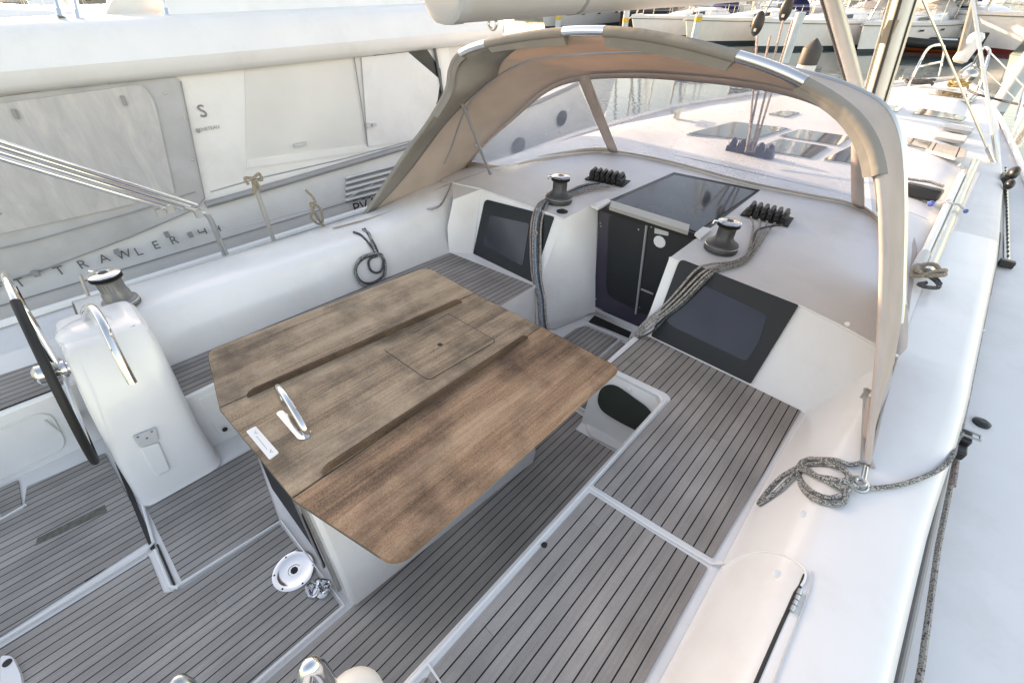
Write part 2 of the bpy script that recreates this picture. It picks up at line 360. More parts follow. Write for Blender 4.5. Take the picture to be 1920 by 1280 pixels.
# plan-form tables (yacht frame)
XE = [(-1.4, .58), (1.2, .665), (2.45, .71), (4.8, .745), (7, .70), (9.6, .52), (11.5, .25), (12.6, -.05)]      # coaming / coachroof edge, starboard
XD = [(-1.6, 1.30), (3, 1.46), (6, 1.30), (7.4, .90), (9, .62), (10.5, .36), (12, .02), (12.9, -.22)]          # gunwale, starboard
XDP = [(-1.6, -4.32), (3, -4.42), (6, -4.2), (8, -3.55), (10, -2.35), (11.8, -1.0), (12.9, -.24)]             # gunwale, port
XEP = [(-1.4, -3.85), (3, -3.86), (6, -3.55), (8, -3.0), (9.6, -2.2), (11.5, -.95), (12.6, -.40)]
ZD = [(-1.6, .40), (3, .47), (6, .78), (8, 1.08), (9.6, 1.27), (12.9, 1.50)]                                    # side deck height
def sst(a, b, x): t = max(0, min(1, (x-a)/(b-a))); return t*t*(3-2*t)
def zc(Y): return lerp(.75, deckz(2.95)-.085, sst(1.7, 2.95, Y)) if Y < 2.95 else min(deckz(Y)-.085+.085*max(0, (Y-7)/4), deckz(Y))
# --- hull topsides and side decks
Ys = [-1.6+.45*i for i in range(33)]
rows = []
for Y in Ys:
    a, b = interp(Y, XDP), interp(Y, XD); zd = interp(Y, ZD); zl = -1.35; k = max(.12, 1-max(0, Y-9)/5)
    m = (a+b)/2; h = (b-a)/2
    rows.append([V((m-h*.86*k, Y*.985, zl)), V((m-h*.97, Y, zd-.75)), V((a, Y, zd)), V((b, Y, zd)), V((m+h*.97, Y, zd-.75)), V((m+h*.86*k, Y*.985, zl))])
mb = MB()
mb.loft([[r[0], r[1], r[2]] for r in rows]); mb.loft([[r[3], r[4], r[5]] for r in rows])
mb.add(rows[0], [(0, 1, 2, 3, 4, 5)])
mb.build('hull', 'gel', yacht)
mb = MB()
for e, d, inn in ((XE, XD, .10), (XEP, XDP, -.10)):
    mb.loft([[V((interp(Y, e)-inn*.2, Y, interp(Y, ZD)+.001)), V((interp(Y, d), Y, interp(Y, ZD)))] for Y in Ys if Y < 12.8])
mb.build('side_deck', 'gelnon', yacht)
mb = MB()
for d, sg in ((XD, 1), (XDP, -1)):
    pts = [V((interp(Y, d), Y, interp(Y, ZD)+.03)) for Y in Ys if Y > 3 or sg < 0]
    mb.tube(pts, .028, 6)
mb.build('toe_rail', 'white', yacht)
# --- coachroof and flush foredeck
def roofrow(Y):
    z = deckz(Y); a, b = interp(Y, XEP), interp(Y, XE); zd = interp(Y, ZD); ze = max(zc(Y), zd+.02)
    k = min(1, max(0, (12.4-Y)/6)); s = -.18*k
    f = max(0, min(1, (Y-7)/4))
    return [V((a, Y, zd)), V((a+.03, Y, lerp(ze, zd+.02, f)-.03)), V((a+.09, Y, lerp(ze, zd+.04, f))), V((a+.42*k+.02, Y, z-.045)), V((-3.0+(1-k)*2.6, Y, z-.01)) if k > .2 else V((a+.12*k+.04, Y, z-.02)),
            V((lerp(a, b, .42), Y, z+.005)), V((lerp(a, b, .6), Y, z+.004)), V((s, Y, z)) if k > .2 else V((b-.12*k-.04, Y, z-.01)), V((s+.28*k+.01, Y, z-.03)), V((s+.37*k+.01, Y, z-.045)), V((s+.525*k+.01, Y, lerp(ze, z-.05, f)-.005)), V((b-.10*k-.01, Y, lerp(ze, zd+.04, f))), V((b-.045*k, Y, lerp(ze, zd+.03, f)-.012)), V((b-.012*k, Y, lerp(ze, zd+.02, f)-.045*k)), V((b+.01, Y, zd))]
mb = MB()
RY = [5.0, 5.5, 6, 6.6, 7.3, 8, 8.7, 9.4, 10.1, 10.8, 11.5, 12.1, 12.5]
mb.loft([roofrow(Y) for Y in RY])
o = mb.build('coachroof_top', 'gelnon', yacht, smooth=60)
# aft coachroof with hatch opening (strips)
HXa, HXb = -2.0, -1.07
YB = 2.83        # bulkhead top
mb = MB()
AY = [YB, 3.1, 3.32, 3.8, 4.3, 4.7, 5.0]
def band(x0f, x1f, Yl, f=lambda x, Y: deckz(Y)): mb.loft([[V((x0f(Y), Y, f(x0f(Y), Y))), V((x1f(Y), Y, f(x1f(Y), Y)))] for Y in Yl])
c = lambda v: (lambda Y: v)
h1, h2, h3, h4 = atp(1122, 384), atp(1264, 324), atp(1425, 357), atp(1313, 441)
def zr(p): return V((p.x, p.y, deckz(p.y)))
h1, h2, h3, h4 = [zr(p) for p in (h1, h2, h3, h4)]
L0, L1, R0, R1_ = zr(V((-3.0, YB, 0))), zr(V((-3.0, 5.0, 0))), zr(V((-.18, YB, 0))), zr(V((-.18, 5.0, 0)))
mb.add([L0, zr(V((-2.0, YB, 0))), zr(V((-2.0, 3.3, 0))), h1, h2, L1, h3, R1_, R0, zr(V((-1.04, YB, 0))), h4], [(0, 1, 2, 3, 4, 5), (5, 4, 6, 7), (6, 10, 9, 8, 7)])
mb.loft([[V((-3.0, Y, deckz(Y))), V((-3.43, Y, deckz(Y)-.045)), V((interp(Y, XEP)+.09, Y, zc(Y))), V((interp(Y, XEP)+.03, Y, zc(Y)-.03)), V((interp(Y, XEP), Y, interp(Y, ZD)))] for Y in AY])
mb.loft([[V((-.18, Y, deckz(Y))), V((.10, Y, deckz(Y)-.03)), V((.19, Y, deckz(Y)-.045)), V((.365, Y, zc(Y)-.004))] for Y in AY])
mb.build('coachroof', 'gelnon', yacht, smooth=50)
# --- cockpit coamings (lofted sections)
def stb_sec(Y):
    xe = interp(Y, XE); f = max(0, min(1, (Y-1.9)/.95)); f = f*f*(3-2*f)
    xo = .125+.02*f; zt = zc(Y)
    kz = (zt-.6)/.15; xo = min(xo, .145); P = [(xo, .448), (xo+.012, .475), (xo+.055, .56), (xo+.125, .6+.07*kz), (xo+.17, .6+.122*kz), (xo+.22, zt-.003), (xe-.10, zt), (xe-.045, zt-.012), (xe-.012, zt-.045), (xe, zt-.12), (xe+.01, interp(Y, ZD))]
    return [V((x, Y, z)) for x, z in P]
mb = MB(); SY_ = [-1.4+.2*i for i in range(22)]; mb.loft([stb_sec(Y)[:6] for Y in SY_+[2.83]]); mb.loft([stb_sec(Y)[5:] for Y in SY_+[2.83, 2.95, 3.1, 3.4, 3.8, 4.3, 4.7, 5.0]])
mb.build('coaming', 'gel', yacht, smooth=50)
def prt_sec(Y):
    e = interp(Y, XEP); zt = zc(Y); f = max(0, min(1, (Y-1.7)/1.0))
    P = [(-3.0, .448), (-3.02, .52), (-3.055, .62), (-3.095, .715), (-3.135, .762), (-3.20, zt+.032), (-3.40, zt+.042), (-3.6, zt+.015), (e+.09, zt-.04), (e+.02, zt-.11), (e, interp(Y, ZD))]
    return [V((x, Y, z)) for x, z in P]
mb = MB(); R_ = [prt_sec(Y) for Y in [-.22+.2*i for i in range(15)]]+[prt_sec(Y) for Y in (2.66, 2.83, 3.0)]
mb.loft(R_); mb.build('coaming', 'gel', yacht, smooth=50)
mb = MB(); mb.prism([p+V((0, -.004, 0)) for p in prt_sec(-.22)], .012, up=(0, -1, 0)); mb.build('coaming_end_panel', 'brown', yacht)
mb = MB(); mb.add([V((-3.0, 2.39, .44)), V((-3.0, 2.39, .70)), V((-3.05, 2.52, .92)), V((-3.43, 2.83, deckz(2.83)-.045)), V((-3.0, YB, deckz(YB))), V((-2.83, 2.55, .44))], [(0, 1, 2, 4, 5), (2, 3, 4)]); mb.build('coaming_corner', 'gel', yacht)
# aft port side deck seat (teak) with locker face below
mb = MB()
T = [at(*p, .45) for p in ((-60, 722), (0, 690), (60, 672), (108, 665), (122, 722), (60, 745), (0, 768), (-60, 795))]
mb.prism([p+V((0, 0, -.004)) for p in roundpoly([V((-3.21, -1.5, .45)), V((-3.21, -.50, .45)), V((-3.30, -.30, .45)), V((-3.90, -.30, .45)), V((-3.90, -1.5, .45))], .05)], .47)
mb.build('helm_seat_base', 'gel', yacht, bevel=.02)
MB().prism(roundpoly([V((-3.235, -1.5, .456)), V((-3.235, -.49, .456)), V((-3.31, -.44, .456)), V((-3.60, -.44, .456)), V((-3.66, -1.5, .456))], .03), .008).build('seat_deck', 'teak', yacht)
mb = MB()   # locker door outline on the face of the helm seat
fr = roundpoly([V((-3.206, -1.35, .04)), V((-3.206, -.64, .04)), V((-3.206, -.58, .36)), V((-3.206, -1.35, .36))], .10, 7)
mb.tube(fr, .006, 6, True); mb.tube([V((-3.2, -.63, .30)), V((-3.2, -.615, .18))], .006, 6); mb.build('locker_door', 'gelold', yacht)
# --- sole: white moulding, teak panels, lips
mb = MB()
mb.prism([V((-3.9, -1.6, -.008)), V((.12, -1.6, -.008)), V((.12, 1.9, -.008)), V((-.55, 2.6, -.008)), V((-1.2, 3.2, -.008)), V((-1.8, 3.2, -.008)), V((-3.0, 2.6, -.008)), V((-3.9, 0, -.008))], .05)
mb.build('cockpit_floor', 'gel', yacht)
def panel(pts, mat='teaksole', th=.006, r=.012, name='sole_panel', dz=0):
    mb = MB(); mb.prism(roundpoly([V(p)+V((0, 0, dz)) for p in pts], r, 3), th); return mb.build(name, mat, yacht)
def lip(pts, r=.011, mat='gel', closed=False, name='sole_lip'):
    mb = MB(); q = [V(p) for p in pts]; rows = []
    mb.tube(q, r, 8, closed); return mb.build(name, mat, yacht)
panel([V((-3.05, -.50, .001)), V((-2.19, -.455, .001)), V((-2.155, -1.04, .001)), V((-2.155, -1.5, .001)), V((-3.2, -1.5, .001)), V((-3.2, -1.05, .001)), V((-2.90, -1.02, .001)), V((-2.91, -.90, .001)), V((-3.08, -.87, .001))][0:9], r=.008)
panel([(-3.18, -.90, .001), (-2.945, -.905, .001), (-2.925, -.99, .001), (-3.18, -1.02, .001)], r=.01)
lip([(-3.2, -1.035, .004), (-2.905, -1.005, .004), (-2.925, -.885, .004)], .0085)
panel([(-2.42, -.42, .001), (-2.42, .18, .001), (-1.80, .07, .001), (-1.82, -.41, .001)][0:4], r=.01)
panel([(-2.09, -1.5, .001), (-2.09, -.50, .001), (-2.10, -.49, .001), (-1.83, -.49, .001), (-1.79, -.435, .001), (-1.775, .065, .001), (-1.15, .085, .001), (-1.17, -1.5, .001)], r=.012)
lip([(-2.125, -1.6, .005), (-2.125, -.50, .005), (-2.15, -.45, .005), (-2.46, -.43, .005)], .0085)
lip([(-2.10, -.455, .006), (-1.835, -.455, .006), (-1.80, -.43, .006)], .0085)
lip([(-1.815, -.455, .006), (-1.785, .08, .006), (-1.13, .10, .006), (-1.14, -1.6, .006)], .0085)
MB().box((-2.55, -.462, .0005), (.86, .020, .006)).build('drain_slot', 'rubber', yacht)
MB().box((-1.98, -.440, .0005), (.30, .008, .008)).build('drain_slot', 'rubber', yacht)
panel([(-1.125, -1.5, .001), (-1.10, .06, .001), (-1.10, 1.95, .001), (-.56, 1.95, .001), (-.56, -1.5, .001)], r=.005)
lip([(-1.10, 2.0, .006), (-.97, 2.0, .006)], .0085)
panel([(-1.70, 2.02, .001), (-1.70, 2.80, .001), (-1.66, 2.90, .001), (-1.335, 2.94, .001), (-1.31, 2.03, .001)], r=.01)
panel([(-1.27, 2.03, .001), (-1.295, 2.93, .001), (-1.18, 2.92, .001), (-1.0, 2.62, .001), (-1.0, 2.03, .001)], r=.008)
lip([(-1.29, 2.0, .006), (-1.315, 2.95, .006)], .0085); lip([(-1.69, 2.925, .008), (-1.2, 2.97, .008)], .0085)
MB().prism([V((-1.70, 3.10, .003)), V((-1.30, 3.12, .003)), V((-1.27, 3.02, .003)), V((-1.68, 2.975, .003))], .008).build('sill_grating', 'rubber', yacht)
MB().prism([at(66, 1022, .0035), at(70, 1008, .0035), at(196, 946, .0035), at(200, 958, .0035)], .004).build('nonskid_strip', 'nonskid', yacht)
MB().prism(roundpoly([at(0, 1228, .02), at(22, 1228, .02), at(38, 1262, .02), at(44, 1300, .02), at(0, 1300, .02)], .03), .03).build('locker_catch_plate', 'gel', yacht)
MB().lathe(at(14, 1242, .02), [(.016, 0), (.016, .004)], seg=14).build('push_latch', 'rubber', yacht)
mb = MB(); c_ = at(552, 1069, .001); mb.lathe(c_, [(.105, 0), (.105, .005), (.085, .007), (.078, .0045), (.03, .006), (.028, .003)], seg=40)
dp = mb.build('deck_plate', 'chrome', yacht); mb = MB()
mb.lathe(c_+V((0, 0, .003)), [(.018, 0), (.018, .005)], seg=8)
for k in range(6): mb.lathe(c_+V((.094*math.cos(k*PI/3), .094*math.sin(k*PI/3), .005)), [(.006, 0), (.005, .002)], seg=8)
mb.build('plate_screws', 'rubber', dp)
# pop-up cleat rings by the table foot
mb = MB()
for px, a in (((588, 1104), .3), ((607, 1098), 1.2)):
    p = at(*px, .03); ring = [p+V((.035*math.cos(t), .028*math.sin(t), .012*math.sin(t*2+a))) for t in [k*PI/8 for k in range(16)]]
    mb.tube(ring, .009, 8, True); mb.lathe(p-V((0, 0, .03)), [(.038, 0), (.036, .03), (.031, .032), (.030, .004)], seg=20)
mb.lathe(at(606, 1112, .012), [(.028, -.012), (.028, .014), (.018, .018)], seg=20); mb.build('table_foot_ring', 'chrome', yacht)
# --- port side seat
mb = MB()
poly = roundpoly([V((-2.62, -.05, .446)), V((-2.62, 1.98, .446)), V((-2.0, 2.05, .446)), V((-2.0, 2.62, .446)), V((-3.02, 2.62, .446)), V((-3.02, -.05, .446))], [.05, .1, .03, .01, .01, .01])
mb.prism(poly, .47); mb.build('seat_base', 'gel', yacht, bevel=.012)
MB().prism([at(322, 752, .452), V((-2.66, .4, .452)), V((-2.66, 1.98, .452)), V((-1.995, 2.08, .452)), V((-2.005, 2.505, .452)), V((-2.98, 2.39, .452)), V((-2.99, 1.5, .452)), V((-2.985, .02, .452)), at(285, 700, .452)], .006).build('seat_deck', 'teak', yacht)
mb = MB()
mb.prism(roundpoly([V((-2.612, .06, .40)), V((-2.612, .06, .06)), V((-2.612, .52, .06)), V((-2.612, .52, .40))], .02), .012, up=(1, 0, 0)); lk = mb.build('locker_door', 'gel', yacht, bevel=.004)
MB().lathe(at(403, 862, .12)*0+V((-2.60, .10, .10)), [(.016, 0), (.016, .004)], axis=(1, 0, 0), seg=14).build('push_latch', 'rubber', lk)
# --- starboard seat with step cut-out
mb = MB()
poly = roundpoly([V((-.545, -.30, .446)), V((-.545, 2.07, .446)), V((-1.0, 2.035, .446)), V((-1.02, 2.62, .446)), V((.15, 2.62, .446)), V((.15, -.30, .446))], [.02, .07, .02, .01, .01, .01], 6)
n = len(poly); mb.prism(poly, .46); mb.build('seat_base', 'gel', yacht, bevel=.014)
mb = MB()
mb.prism(roundpoly([V((-.545, -1.4, .446)), V((-.545, -.33, .446)), V((.15, -.33, .446)), V((.15, -1.4, .446))], .03), .46); mb.build('aft_seat_base', 'gel', yacht, bevel=.014)
MB().prism(roundpoly([V((-.508, 1.235, .452)), V((-.505, 2.085, .452)), V((-.55, 2.115, .452)), V((-.965, 2.075, .452)), V((-.965, 2.575, .452)), V((.115, 2.562, .452)), V((.085, 1.30, .452))], [.006, .05, .05, .01, .02, .005, .01]), .006).build('seat_deck', 'teak', yacht)
MB().prism(roundpoly([V((-.50, .20, .452)), V((-.50, 1.185, .452)), V((.085, 1.245, .452)), V((.085, -.30, .452)), V((-.40, -.30, .452))], [.012, .01, .01, .01, .01]), .006).build('seat_deck', 'teak', yacht)
MB().prism(roundpoly([V((-.50, -1.3, .452)), V((-.50, .165, .452)), V((-.455, .165, .452)), V((-.36, -.36, .452)), V((-.36, -1.3, .452))], [.01, .02, .02, .01, .01]), .006).build('seat_deck', 'teak', yacht)
lip([(-.52, 1.210, .452), (-.2, 1.235, .452), (.09, 1.272, .452), (.125, 1.30, .47)], .0075, name='seat_lip')
lip([(-.525, .19, .452), (-.43, .185, .452), (-.345, -.40, .452)], .0075, name='seat_lip')
lip([(-.525, -.3, .452), (-.525, 1.2, .452), (-.525, 2.05, .452)], .0075, name='seat_lip')
# step recess face with oval opening (front of the forward seat)
mb = MB()
fc = [V((-1.02, 2.035, .43)), V((-.55, 2.075, .43)), V((-.55, 1.90, .02)), V((-.98, 1.86, .02))]
mb.add([fc[0], fc[1], fc[2]+V((0, .02, 0)), fc[3]+V((0, .02, 0)), fc[2]+V((0, -.05, -.02)), fc[3]+V((0, -.05, -.02))], [(0, 1, 2, 3), (3, 2, 4, 5)]); mb.build('step_recess', 'gel', yacht)
ov = [(1122, 742), (1128, 728), (1142, 721), (1160, 725), (1190, 746), (1212, 762), (1222, 776), (1216, 786), (1198, 806), (1180, 800), (1150, 784), (1130, 770), (1122, 756)]
def facept(px, off=0):
    d = ray(*px); n_ = (fc[1]-fc[0]).cross(fc[3]-fc[0]).normalized(); 
    if n_.y > 0: n_ = -n_
    t = n_.dot(fc[0]-C0)/n_.dot(d); return C0+d*t+n_*off
MB().prism(catmull([facept(p, .005) for p in ov], 4, True), .003, up=(0, -1, .2)).build('recess_opening', 'greenhole', yacht)
MB().prism(roundpoly([at(1096, 785, .03), at(1103, 762, .03), at(1190, 800, .03), at(1205, 830, .03), at(1170, 848, .03), at(1103, 812, .03)], .05), .03).build('step_foot', 'gel', yacht, bevel=.01)
MB().box(facept((1180, 730), .012), (.03, .02, .02)).build('eye_fitting', 'white', yacht)
# --- starboard locker lid contour, hinge, buttons
def ctop(px, dz=.0):
    d = ray(*px); lo = at(*px, .9); best = lo
    for k in range(90):
        z = .80-.004*k; p = at(*px, z); sec = stb_sec(p.y); zs = None
        for a, b in zip(sec, sec[1:]):
            if min(a.x, b.x) <= p.x <= max(a.x, b.x)+1e-6: zs = a.z+(b.z-a.z)*((p.x-a.x)/max(1e-6, b.x-a.x)); break
        if zs is None and p.x < sec[0].x: zs = .448
        if zs is not None and z <= zs+.002: return V((p.x, p.y, zs+dz))
    return at(*px, .75)
lp = catmull([ctop(p, .004) for p in ((1352, 1066), (1385, 1046), (1425, 1035), (1458, 1037), (1490, 1052), (1508, 1068), (1508, 1085), (1500, 1100))], 5)
MB().tube(lp, .0045, 8).build('locker_lid_lip', 'gel', yacht)
lp2 = [ctop(p, .002) for p in ((1508, 1078), (1500, 1098), (1490, 1112), (1478, 1140), (1460, 1180), (1440, 1225), (1412, 1290))]
MB().tube(lp2, .006, 6).build('locker_lid_gap', 'rubber', yacht)
MB().tube([ctop(p, .004) for p in ((1521, 1070), (1518, 1100), (1500, 1150), (1470, 1225), (1445, 1290))], .0025, 6).build('locker_lid_rim', 'ltgrey', yacht)
mb = MB(); hp = [ctop(p, .010) for p in ((1499, 1106), (1495, 1117), (1491, 1127), (1486, 1137), (1481, 1148))]
for a, b in zip(hp, hp[1:]): mb.tube([a.lerp(b, .08), a.lerp(b, .92)], .008, 8)
mb.build('hinge', 'steel', yacht)
for p in ((1458, 1077), (1507, 964)):
    q = ctop(p, .0); MB().lathe(q, [(.017, 0), (.014, .007), (.005, .008)], seg=14).build('snap_button', 'white', yacht)
MB().lathe(aty(1590, 606, 2.72)+V((0, -.01, 0)), [(.014, 0), (.011, .006)], axis=(0, -1, .4), seg=12).build('snap_button', 'white', yacht)
# --- cabin bulkhead and consoles
zt = deckz(YB)
def blk(x, z): return V((x, lerp(2.56, YB, (z-.44)/(zt-.44)), z))
mb = MB()
mb.add([blk(-.985, .44), blk(.05, .44), blk(.15, .44), blk(.162, .475), blk(.205, .565), blk(.24, .64), blk(.30, .77), V((.365, YB, zc(YB))), blk(.19, zt-.045), blk(.10, zt-.03), blk(-.18, zt), blk(-1.04, zt)], [(0, 1, 10, 11), (1, 2, 3, 4, 5, 6, 7, 8, 9, 10)])
mb.add([blk(-2.0, .0), blk(-2.0, zt), blk(-3.0, zt), blk(-3.0, .44), blk(-2.2, .44)], [(0, 1, 2, 3, 4)])
# companionway side walls (wider at the top)
mb.add([blk(-2.0, .40), blk(-2.0, zt), V((-2.0, 3.34, deckz(3.34))), V((-1.72, 3.17, 0)), V((-1.84, 2.64, 0)), V((-1.99, 2.56, 0))], [(0, 1, 2, 3, 4, 5)])
mb.add([V((-1.0, 2.57, 0)), blk(-1.0, zt), V((-1.06, 3.36, deckz(3.36))), V((-1.25, 3.19, 0)), V((-1.05, 2.6, 0))], [(0, 1, 2, 3, 4)])
mb.build('cabin_bulkhead', 'gel', yacht, smooth=25)
mb = MB(); mb.add([V((-1.76, 3.145, 0)), V((-1.25, 3.165, 0)), V((-1.25, 3.17, .06)), V((-1.76, 3.15, .06))], [(0, 1, 2, 3)]); mb.add([V((-1.76, 3.145, .0)), V((-1.2, 3.165, .0)), V((-1.2, 3.0, .0)), V((-1.76, 2.98, .0))], [(0, 1, 2, 3)]); mb.build('companionway_sill', 'gel', yacht)
def onblk(px, off=0.0):
    n_ = V((0, -(zt-.44), (YB-2.56))).normalized(); d = ray(*px); p0 = V((0, 2.56, .44)); t = n_.dot(p0-C0)/n_.dot(d); return C0+d*t+n_*off
nb = V((0, -(zt-.44), (YB-2.56))).normalized()
win = [onblk(p, .016) for p in ((1222, 630), (1252, 554), (1276, 485), (1498, 572), (1462, 640), (1408, 719))]
wp = MB().prism(roundpoly([win[0], win[2], win[3], win[5]], [.01, .045, .01, .01]), .02, up=nb).build('window_surround', 'smoked', yacht)
pane = [onblk(p, .0195) for p in ((1248, 598), (1300, 527), (1322, 535), (1440, 590), (1424, 640), (1400, 678), (1372, 664), (1262, 612))]
MB().prism(roundpoly(pane, .035), .003, up=nb).build('window_pane', 'innerglass', wp)
win = [onblk(p, .016) for p in ((887, 486), (911, 374), (1040, 407), (1034, 424), (999, 529))]
wp = MB().prism(roundpoly(win, [.01, .05, .02, .02, .01]), .02, up=nb).build('window_surround', 'smoked', yacht)
pane = [onblk(p, .0195) for p in ((907, 458), (921, 404), (958, 414), (953, 446), (992, 456), (982, 500))]
MB().prism(roundpoly([pane[0], pane[1], onblk((995, 420), .0195), pane[5]], .03), .003, up=nb).build('window_pane', 'innerglass', wp)
# companionway door
def ondoor(px, off=0.0):
    a, b, c2 = V((-1.754, 3.15, .054)), V((-1.969, 3.30, .965)), V((-1.273, 3.165, .05)); n_ = (c2-a).cross(b-a).normalized()
    if n_.y > 0: n_ = -n_
    d = ray(*px); t = n_.dot(a-C0)/n_.dot(d); return C0+d*t+n_*off
dn_ = (V((-1.273, 3.165, .05))-V((-1.754, 3.15, .054))).cross(V((-1.969, 3.30, .965))-V((-1.754, 3.15, .054))).normalized()
if dn_.y > 0: dn_ = -dn_
MB().tube([blk(-1.04, zt+.002), blk(-.18, zt+.002), blk(.10, zt-.028), blk(.19, zt-.043), V((.365, YB, zc(YB)))], .009, 8).build('roof_edge', 'gel', yacht); MB().tube([blk(-2.0, zt+.002), blk(-3.0, zt+.002), V((-3.43, YB, zt-.043))], .009, 8).build('roof_edge', 'gel', yacht)
door = MB().prism([ondoor(p, .0) for p in ((1113, 576), (1124, 388), (1313, 442), (1300, 500), (1250, 560), (1196, 612))], .03, up=dn_).build('companionway_door', 'purple', yacht)
MB().prism(roundpoly([ondoor(p, .004) for p in ((1136, 553), (1142, 402), (1214, 422), (1192, 580))], [.10, .05, .02, .02], 6), .003, up=dn_).build('door_pane', 'smoked', door)
MB().prism(roundpoly([ondoor(p, .005) for p in ((1196, 584), (1216, 420), (1312, 446), (1298, 500), (1228, 598))], .01), .004, up=dn_).build('door_pane', 'smoked', door)
MB().tube([ondoor((1214, 418), .012), ondoor((1193, 588), .012)], .011, 6).build('door_edge_rail', 'grey', door)
MB().prism(roundpoly([ondoor(p, .012) for p in ((1228, 437), (1229, 420), (1255, 427), (1254, 442))], .006), .006, up=dn_).build('lock_plate', 'ltgrey', door)
c1 = ondoor((1237.5, 453), .012); e1 = (ondoor((1250, 456), .012)-c1); e2 = (ondoor((1237, 464), .012)-c1)
MB().prism([c1+e1*math.cos(k*PI/6)*.9+e2*math.sin(k*PI/6) for k in range(12)], .004, up=dn_).build('round_sticker', 'white', door)
MB().tube([ondoor((1204, 541), .02), ondoor((1226, 550), .02)], .010, 6).build('door_handle', 'grey', door)
mb = MB()
for p in ((1127, 418), (1128, 424), (1118, 560), (1196, 573), (1200, 576), (1198, 430), (1222, 425)): mb.lathe(ondoor(p, .006), [(.008, 0), (.006, .005)], axis=dn_, seg=8)
mb.build('door_screws', 'steel', door)
# sliding hatch
hz = lambda p, dz: (lambda q: q)(atp(*p, dz=dz))
mb = MB(); HP = ((1140, 374), (1264, 326), (1421, 357), (1316, 436))
rimp = [hz(p, .006) for p in ((1124, 384), (1143, 372), (1264, 324), (1424, 356), (1330, 430), (1312, 441))]
hatch = MB().prism([hz(p, .004) for p in ((1122, 384), (1264, 323), (1425, 356), (1313, 441))], .05).build('companionway_hatch', 'black', yacht)
MB().prism([hz(p, .010) for p in ((1146, 380), (1265, 328), (1417, 358), (1306, 434))], .005).build('hatch_pane', 'hatchglass', hatch)
hb = [hz(p, .035) for p in ((1147, 376), (1293, 421), (1291, 434), (1143, 387))]
MB().prism(hb, .03).build('hatch_handle', 'alu', hatch)
MB().prism([hz(p, .025) for p in ((1108, 384), (1140, 371), (1146, 377), (1122, 390))], .02).build('hatch_end_trim', 'gel', yacht)
MB().prism([hz(p, .025) for p in ((1303, 437), (1318, 425), (1335, 428), (1314, 446))], .02).build('hatch_end_trim', 'gel', yacht)
# --- winches
def winch(c, s, drum='winchgrey', capx=-1, label=None, tilt=(0, 0, 1), bk=1.0):
    w = MB().lathe(c, [(.128*s*bk, 0), (.130*s*bk, .045*s*bk), (.124*s*bk, .062*s*bk), (.10*s*bk, .075*s*bk), (.075*s, .10*s), (.066*s, .12*s), (.064*s, .19*s), (.072*s, .20*s)], tilt, 36).build('winch', drum, yacht)
    g_ = MB()
    for k in range(20): t = 2*PI*k/20; g_.box(c+V((.0655*s*math.cos(t), .0655*s*math.sin(t), .155*s)), (.004*s, .004*s, .062*s), Matrix.Rotation(t, 3, 'Z'))
    g_.build('drum_grip', drum, w)
    MB().lathe(c+V(tilt)*.046*s*bk, [(.1305*s*bk, 0), (.1312*s*bk, .002), (.127*s*bk, .006*s)], tilt, 36).build('trim_ring', 'steel', w)
    MB().lathe(c+V(tilt)*.012*s, [(.1285*s*bk, 0), (.1315*s*bk, .002), (.1315*s*bk, .004), (.128*s*bk, .006)], tilt, 36).build('base_ring', 'rubber', w)
    MB().lathe(c+V(tilt)*.198*s, [(.070*s, 0), (.088*s, .008*s), (.088*s, .016*s), (.070*s, .022*s), (.088*s, .028*s), (.088*s, .034*s)], tilt, 36).build('self_tailing_jaw', 'rubber', w)
    q = c+V(tilt)*.232*s
    MB().lathe(q, [(.086*s, 0), (.088*s, .006*s), (.070*s, .014*s), (.035*s, .017*s), (.030*s, .012*s)], tilt, 36).build('top_cap', 'chrome', w)
    MB().lathe(q+V(tilt)*.010*s, [(.026*s, 0), (.026*s, .004)], tilt, 8).build('handle_socket', 'black', w)
    a = V((capx, -.5, 0)).normalized(); MB().tube([q+a*.07*s, q+a*.115*s, q+a*.118*s-V((0, 0, .03*s))], .011*s, 8).build('feeder_arm', 'chrome', w)
    if label: w['label'] = label
    return w
wS = atp(1350, 468, dz=0); wP = atp(1047, 378, dz=0)
winch(wS, .90); winch(wP, .93)
wA = V((-3.32, .00, .785)); winch(wA, .95, 'winchlight', bk=.78, label='light grey winch on the port coaming beside the helm')
MB().lathe(atp(1054, 397), [(.05, 0), (.05, .006), (.03, .012), (.02, .02)], seg=16).build('deck_plug', 'rubber', yacht)
# --- rope clutches
def clutch(pa, pb, wdt, n=6):
    a, b = atp(*pa), atp(*pb); ax = (b-a).normalized(); ay = V((-ax.y, ax.x, 0)); L_ = (b-a).length; d = L_/n; root = None
    zz = V((0, 0, 1))
    R = Matrix((ax, ay, zz)).transposed()
    rec = MB(); rec.box(a.lerp(b, .5)+V((0, 0, .006))+ay*wdt*.15, (L_+.06, wdt*1.5, .012), R); root = rec.build('clutch_bank', 'rubber', yacht)
    for i in range(n):
        c = a+ax*d*(i+.5)
        m = MB()
        m.box(c+V((0, 0, .035)), (d*.86, wdt, .06), R)
        pr_ = [c+ay*(wdt*.45)+V((0, 0, .06)), c+ay*(wdt*.1)+V((0, 0, .095)), c-ay*(wdt*.5)+V((0, 0, .085)), c-ay*(wdt*.62)+V((0, 0, .055))]
        m.tube(pr_, d*.36, 6); m.build('clutch_lever', 'black', root, bevel=.004)
clutch((1108, 334), (1168, 346), .14); clutch((1400, 400), (1474, 418), .15)
